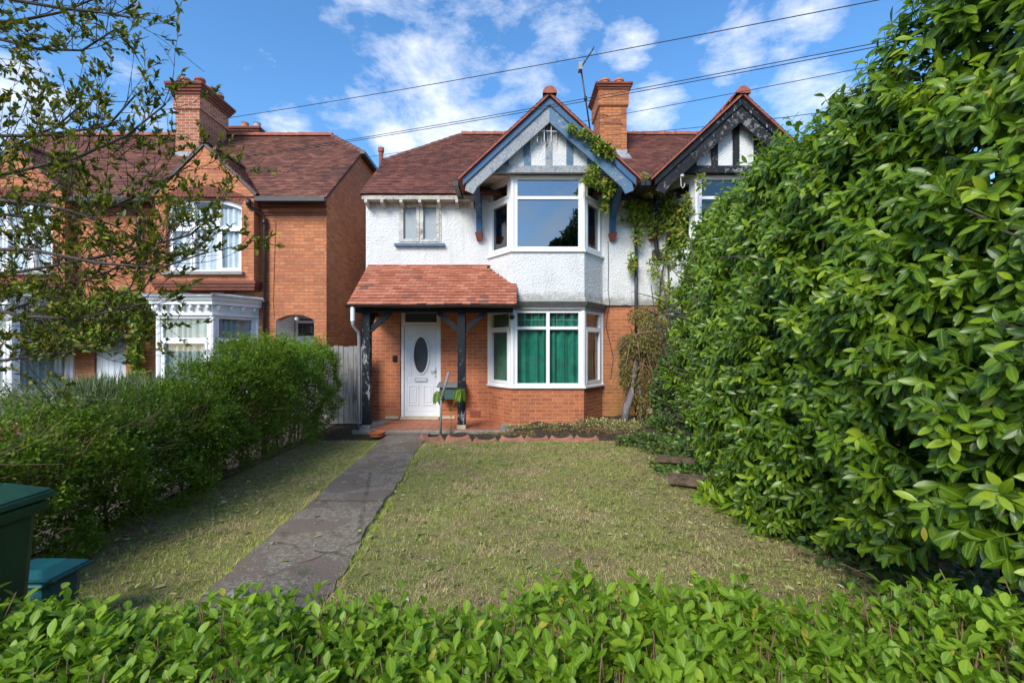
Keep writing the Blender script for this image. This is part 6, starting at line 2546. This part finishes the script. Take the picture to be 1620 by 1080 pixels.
cloud_plant('ground_ivy', (2.6, 6.2, 0), 'low ivy mat spreading over the planks between lawn and laurel', 'ivy', M['ivy'],
            [blob(1100, 745, 6.0, .6, .6, .10, 2.2), blob(1150, 770, 5.2, .35, .4, .12, 1.4), blob(1020, 700, 7.6, .5, .35, .14, 1.6), blob(1060, 715, 7.1, .5, .4, .14, 1.4), blob(1200, 800, 4.6, .35, .4, .22, 1.6), blob(1120, 720, 6.4, .5, .5, .2, 1.5), blob(1240, 820, 4.0, .3, .4, .2, 1.2), (2.65, 4.6, .15, .5, 1.2, .25, 2.5), (2.7, 3.2, .12, .5, .9, .18, 1.6)],
            .055, .045, 9500, 'mid', bias=(0, -.3, 1), twigs=500)
cloud_plant('laurel_seedling', (2.05, 4.85, 0), 'young laurel shoots with fresh yellow green leaves at the lawn edge', 'seedling', M['laurel'],
            [blob(1118, 778, 4.9, .10, .1, .06, .5), blob(1130, 800, 4.75, .18, .16, .14, 1.6), blob(1165, 812, 4.5, .2, .16, .14, 1.4)],
            .125, .04, 150, 'fine', bias=(-.2, -1, .8), R=.62 + .33 * rng.random(150))
# low weeds in front of the bay
cloud_plant('bay_weeds', (1.4, 8.9, 0), 'scruffy pale ivy clippings heaped under the bay window', 'weeds', M['litter'],
            [(.9, 8.9, .07, .8, .3, .06, 2), (1.7, 9.0, .13, .6, .5, .08, 2.2), (2.3, 8.8, .15, .4, .5, .09, 1.6), (.3, 8.95, .05, .5, .25, .05, 1), (2.2, 8.3, .12, .5, .3, .10, 1.2)],
            .045, .03, 2600, 'simple', bias=(0, -.3, 1), twigs=420)
cloud_plant('bed_debris', (.5, 8.3, 0), 'brown dry leaves and clippings lying on the bare bed behind the edging blocks', 'leaves', M['dry'],
            [(.2, 8.35, .03, .9, .35, .04, 2), (1.2, 8.35, .08, .9, .35, .05, 2), (2.0, 8.4, .12, .7, .5, .06, 2)], .04, .025, 2600, 'simple', bias=(0, -.2, 1), twigs=300)


# ------------------------------------------------------------------ grass and litter (uncountable)
def grass():
    def scatter(n, x0, x1, y0, y1, keep):
        X = x0 + (x1 - x0) * rng.random(n)
        Y = y0 + (y1 - y0) * rng.random(n) ** 1.35
        k = keep(X, Y)
        return X[k], Y[k]

    def ok(X, Y):
        t = (Y - 2.9) / 5.45
        L, R = -1.99 - .31 * t, -1.17 - .37 * t
        on = (X > L + .03) & (X < R - .03)
        cl = .5 + .5 * np.sin(X * 3.3 + 1.2 * np.sin(Y * 2.1)) * np.sin(Y * 2.7 + 1.5 * np.sin(X * 1.7))
        return ~on & (rng.random(len(X)) < .45 + .55 * cl) & (X < 2.5 - .3 * (Y > 5)) & (rng.random(len(X)) < np.clip((X + 3.35 + .25 * cl) * 1.5, .12, 1)) & (rng.random(len(X)) < np.clip((2.5 - X + .3 * cl) * 1.4, .1, 1))
    X, Y = scatter(330000, -3.4, 2.9, 1.5, 7.9, ok)
    n0 = len(X)
    # longer tufts, and grass leaning over both edges of the path
    m = 900
    cx_, cy_ = -3.2 + 5.9 * rng.random(m), 1.6 + 6.2 * rng.random(m)
    e = 1000
    ey = 1.6 + 6.2 * rng.random(e)
    te = (ey - 2.9) / 5.45
    exl, exr = -1.99 - .31 * te, -1.17 - .37 * te
    ex = np.where(rng.random(e) < .5, exl - .01 + rng.normal(0, .018, e), exr + .01 + rng.normal(0, .018, e))
    on = (cx_ > -1.99 - .31 * (cy_ - 2.9) / 5.45) & (cx_ < -1.17 - .37 * (cy_ - 2.9) / 5.45)
    cx_, cy_ = np.concatenate([cx_[~on], ex]), np.concatenate([cy_[~on], ey])
    X = np.concatenate([X, np.repeat(cx_, 14) + rng.normal(0, .014, 14 * len(cx_))])
    Y = np.concatenate([Y, np.repeat(cy_, 14) + rng.normal(0, .014, 14 * len(cy_))])
    n = len(X)
    boost = np.concatenate([np.ones(n0), np.full(n - n0, 1.5)])
    z = lawn_z(X, Y) - .004
    a = rng.random(n) * 6.28
    tilt = .5 + 2.4 * rng.random(n)
    D = np.stack([np.cos(a) * tilt, np.sin(a) * tilt, np.ones(n)], 1)
    L = (.014 + .040 * rng.random(n) ** 1.5) * boost
    V0 = np.stack([X, Y, z], 1)
    S = np.stack([-np.sin(a), np.cos(a), np.zeros(n)], 1) * (.0015 + .0018 * rng.random(n))[:, None]
    V = np.stack([V0 - S, V0 + S, V0 + unit(D) * L[:, None]], 1).reshape(-1, 3)
    o = np_mesh('grass', V, np.arange(3 * n), np.full(n, 3), M['grass'], None, np.repeat(rng.random(n), 3), False)
    tag(o, 'short patchy mown grass blades covering the lawn and left strip', 'grass', kind='stuff')


grass()


def litter():
    n = 22000
    X = -3.3 + 6.0 * rng.random(n)
    Y = 1.8 + 6.0 * rng.random(n)
    t = (Y - 2.9) / 5.45
    onpath = (X > -1.99 - .31 * t) & (X < -1.17 - .37 * t)
    w = .30 + .75 * np.clip((X - 1.0), 0, 1) + .8 * np.clip((-2.3 - X) * 1.4, 0, 1) + .25 * (Y > 7.2)
    k = (rng.random(n) < w) & ~(onpath & (rng.random(n) < .85))
    X, Y = X[k], Y[k]
    n = len(X)
    z = np.where(onpath[k], .040, lawn_z(X, Y) + .012 + .01 * rng.random(n))
    a = rng.random(n) * 6.28
    D = np.stack([np.cos(a), np.sin(a), rng.normal(0, .12, n)], 1)
    s = rng.random(n)
    o = leaves('fallen_leaves', np.stack([X, Y, z], 1), D, rng.normal(0, .25, (n, 3)) + np.array([0, 0, 1]), .014 + .060 * s ** 5, .006 + .026 * s ** 5, M['litter'], None, 'mid', .05)
    tag(o, 'fallen leaves and hedge clippings scattered over the lawn edges', 'leaves', kind='stuff')
    # clippings and bark on the bare strip by the left hedge and under the laurel
    m = 2600
    left = rng.random(m) < .45
    X = np.where(left, -3.5 + .75 * rng.random(m), 1.7 + 1.2 * rng.random(m))
    Y = 1.9 + 6 * rng.random(m)
    A = np.stack([X, Y, .012 + .02 * rng.random(m)], 1)
    a = rng.random(m) * 6.28
    L = .03 + .12 * rng.random(m) ** 2
    E = A + np.stack([np.cos(a) * L, np.sin(a) * L, .015 * rng.random(m)], 1)
    o = sticks('twig_litter', A, E, .0022, M['twig'])
    tag(o, 'dry twigs and clippings lying on the soil beside both hedges', 'twigs', kind='stuff')


litter()


def street_tree():
    t = thing('street_tree', (6.4, -15, 0), 'broad dark tree across the road, seen only mirrored in the upper bay glass', 'tree')
    m = MB()
    m.tube([(6.4, -15, -.05), (6.3, -15, 2.5), (6.5, -15, 5), (6.2, -15, 9.5)], [.32, .26, .2, .08], 10)
    m.build('trunk', M['bark'], t, smooth=True)
    n = 16000
    bl = [(6.0, -15, 9.0, 2.2, 2.2, 2.2), (4.6, -15, 9.6, 1.1, 1.3, 1.2), (7.4, -15, 8.6, 1.9, 1.8, 2.0), (5.6, -15, 11.2, 1.2, 1.3, 1.1), (6.9, -14.6, 10.6, 1.3, 1.2, 1.3), (3.4, -15, 9.1, .7, .8, .6), (5.0, -15, 7.4, 1.6, 1.5, 1.4)]
    idx = rng.integers(0, len(bl), n)
    Bm = np.array(bl)
    d = unit(rng.normal(0, 1, (n, 3)))
    P = Bm[idx, :3] + d * (rng.random(n) ** .4 * (1 + .2 * np.sin(d[:, 0] * 8) * np.sin(d[:, 2] * 7)))[:, None] * Bm[idx, 3:]
    leaves('crown', P, rng.normal(0, 1, (n, 3)), rng.normal(0, 1, (n, 3)), .22, .14, M['treecrown'], t, 'simple', .1)


street_tree()


def street_houses():
    for i, (x, lab) in enumerate(((-13, 'leftmost brick house across the road, seen only mirrored in the glass'), (0, 'middle brick house across the road, seen only mirrored in the glass'),
                                  (13, 'rightmost brick house across the road, seen only mirrored in the glass'))):
        t = thing('house', (x, -20, 0), lab, 'house', 'brick houses across the road')
        m = MB()
        m.box(x - 5.5, x + 5.5, -25, -18, 0, 4.6)
        m.build('wall', M['brick_left'], t)
        m = MB()
        m.prism([(x - 5.7, -17.7, 4.6), (x - 5.7, -25.3, 4.6), (x - 5.7, -21.5, 7.3)], (11.4, 0, 0))
        m.build('roof', M['ridge_dark'], t)
        for a in (-4, -1.6, 1.6, 4):
            for z in (1.0, 3.1):
                m = MB()
                m.box(x + a - .7, x + a + .7, -17.98, -17.93, z, z + 1.2)
                w = m.build('window', M['brown_pipe'], t)
                m = MB()
                m.box(x + a - .6, x + a + .6, -17.925, -17.91, z + .1, z + 1.1)
                m.build('pane', M['glass_obs'], w)


street_houses()
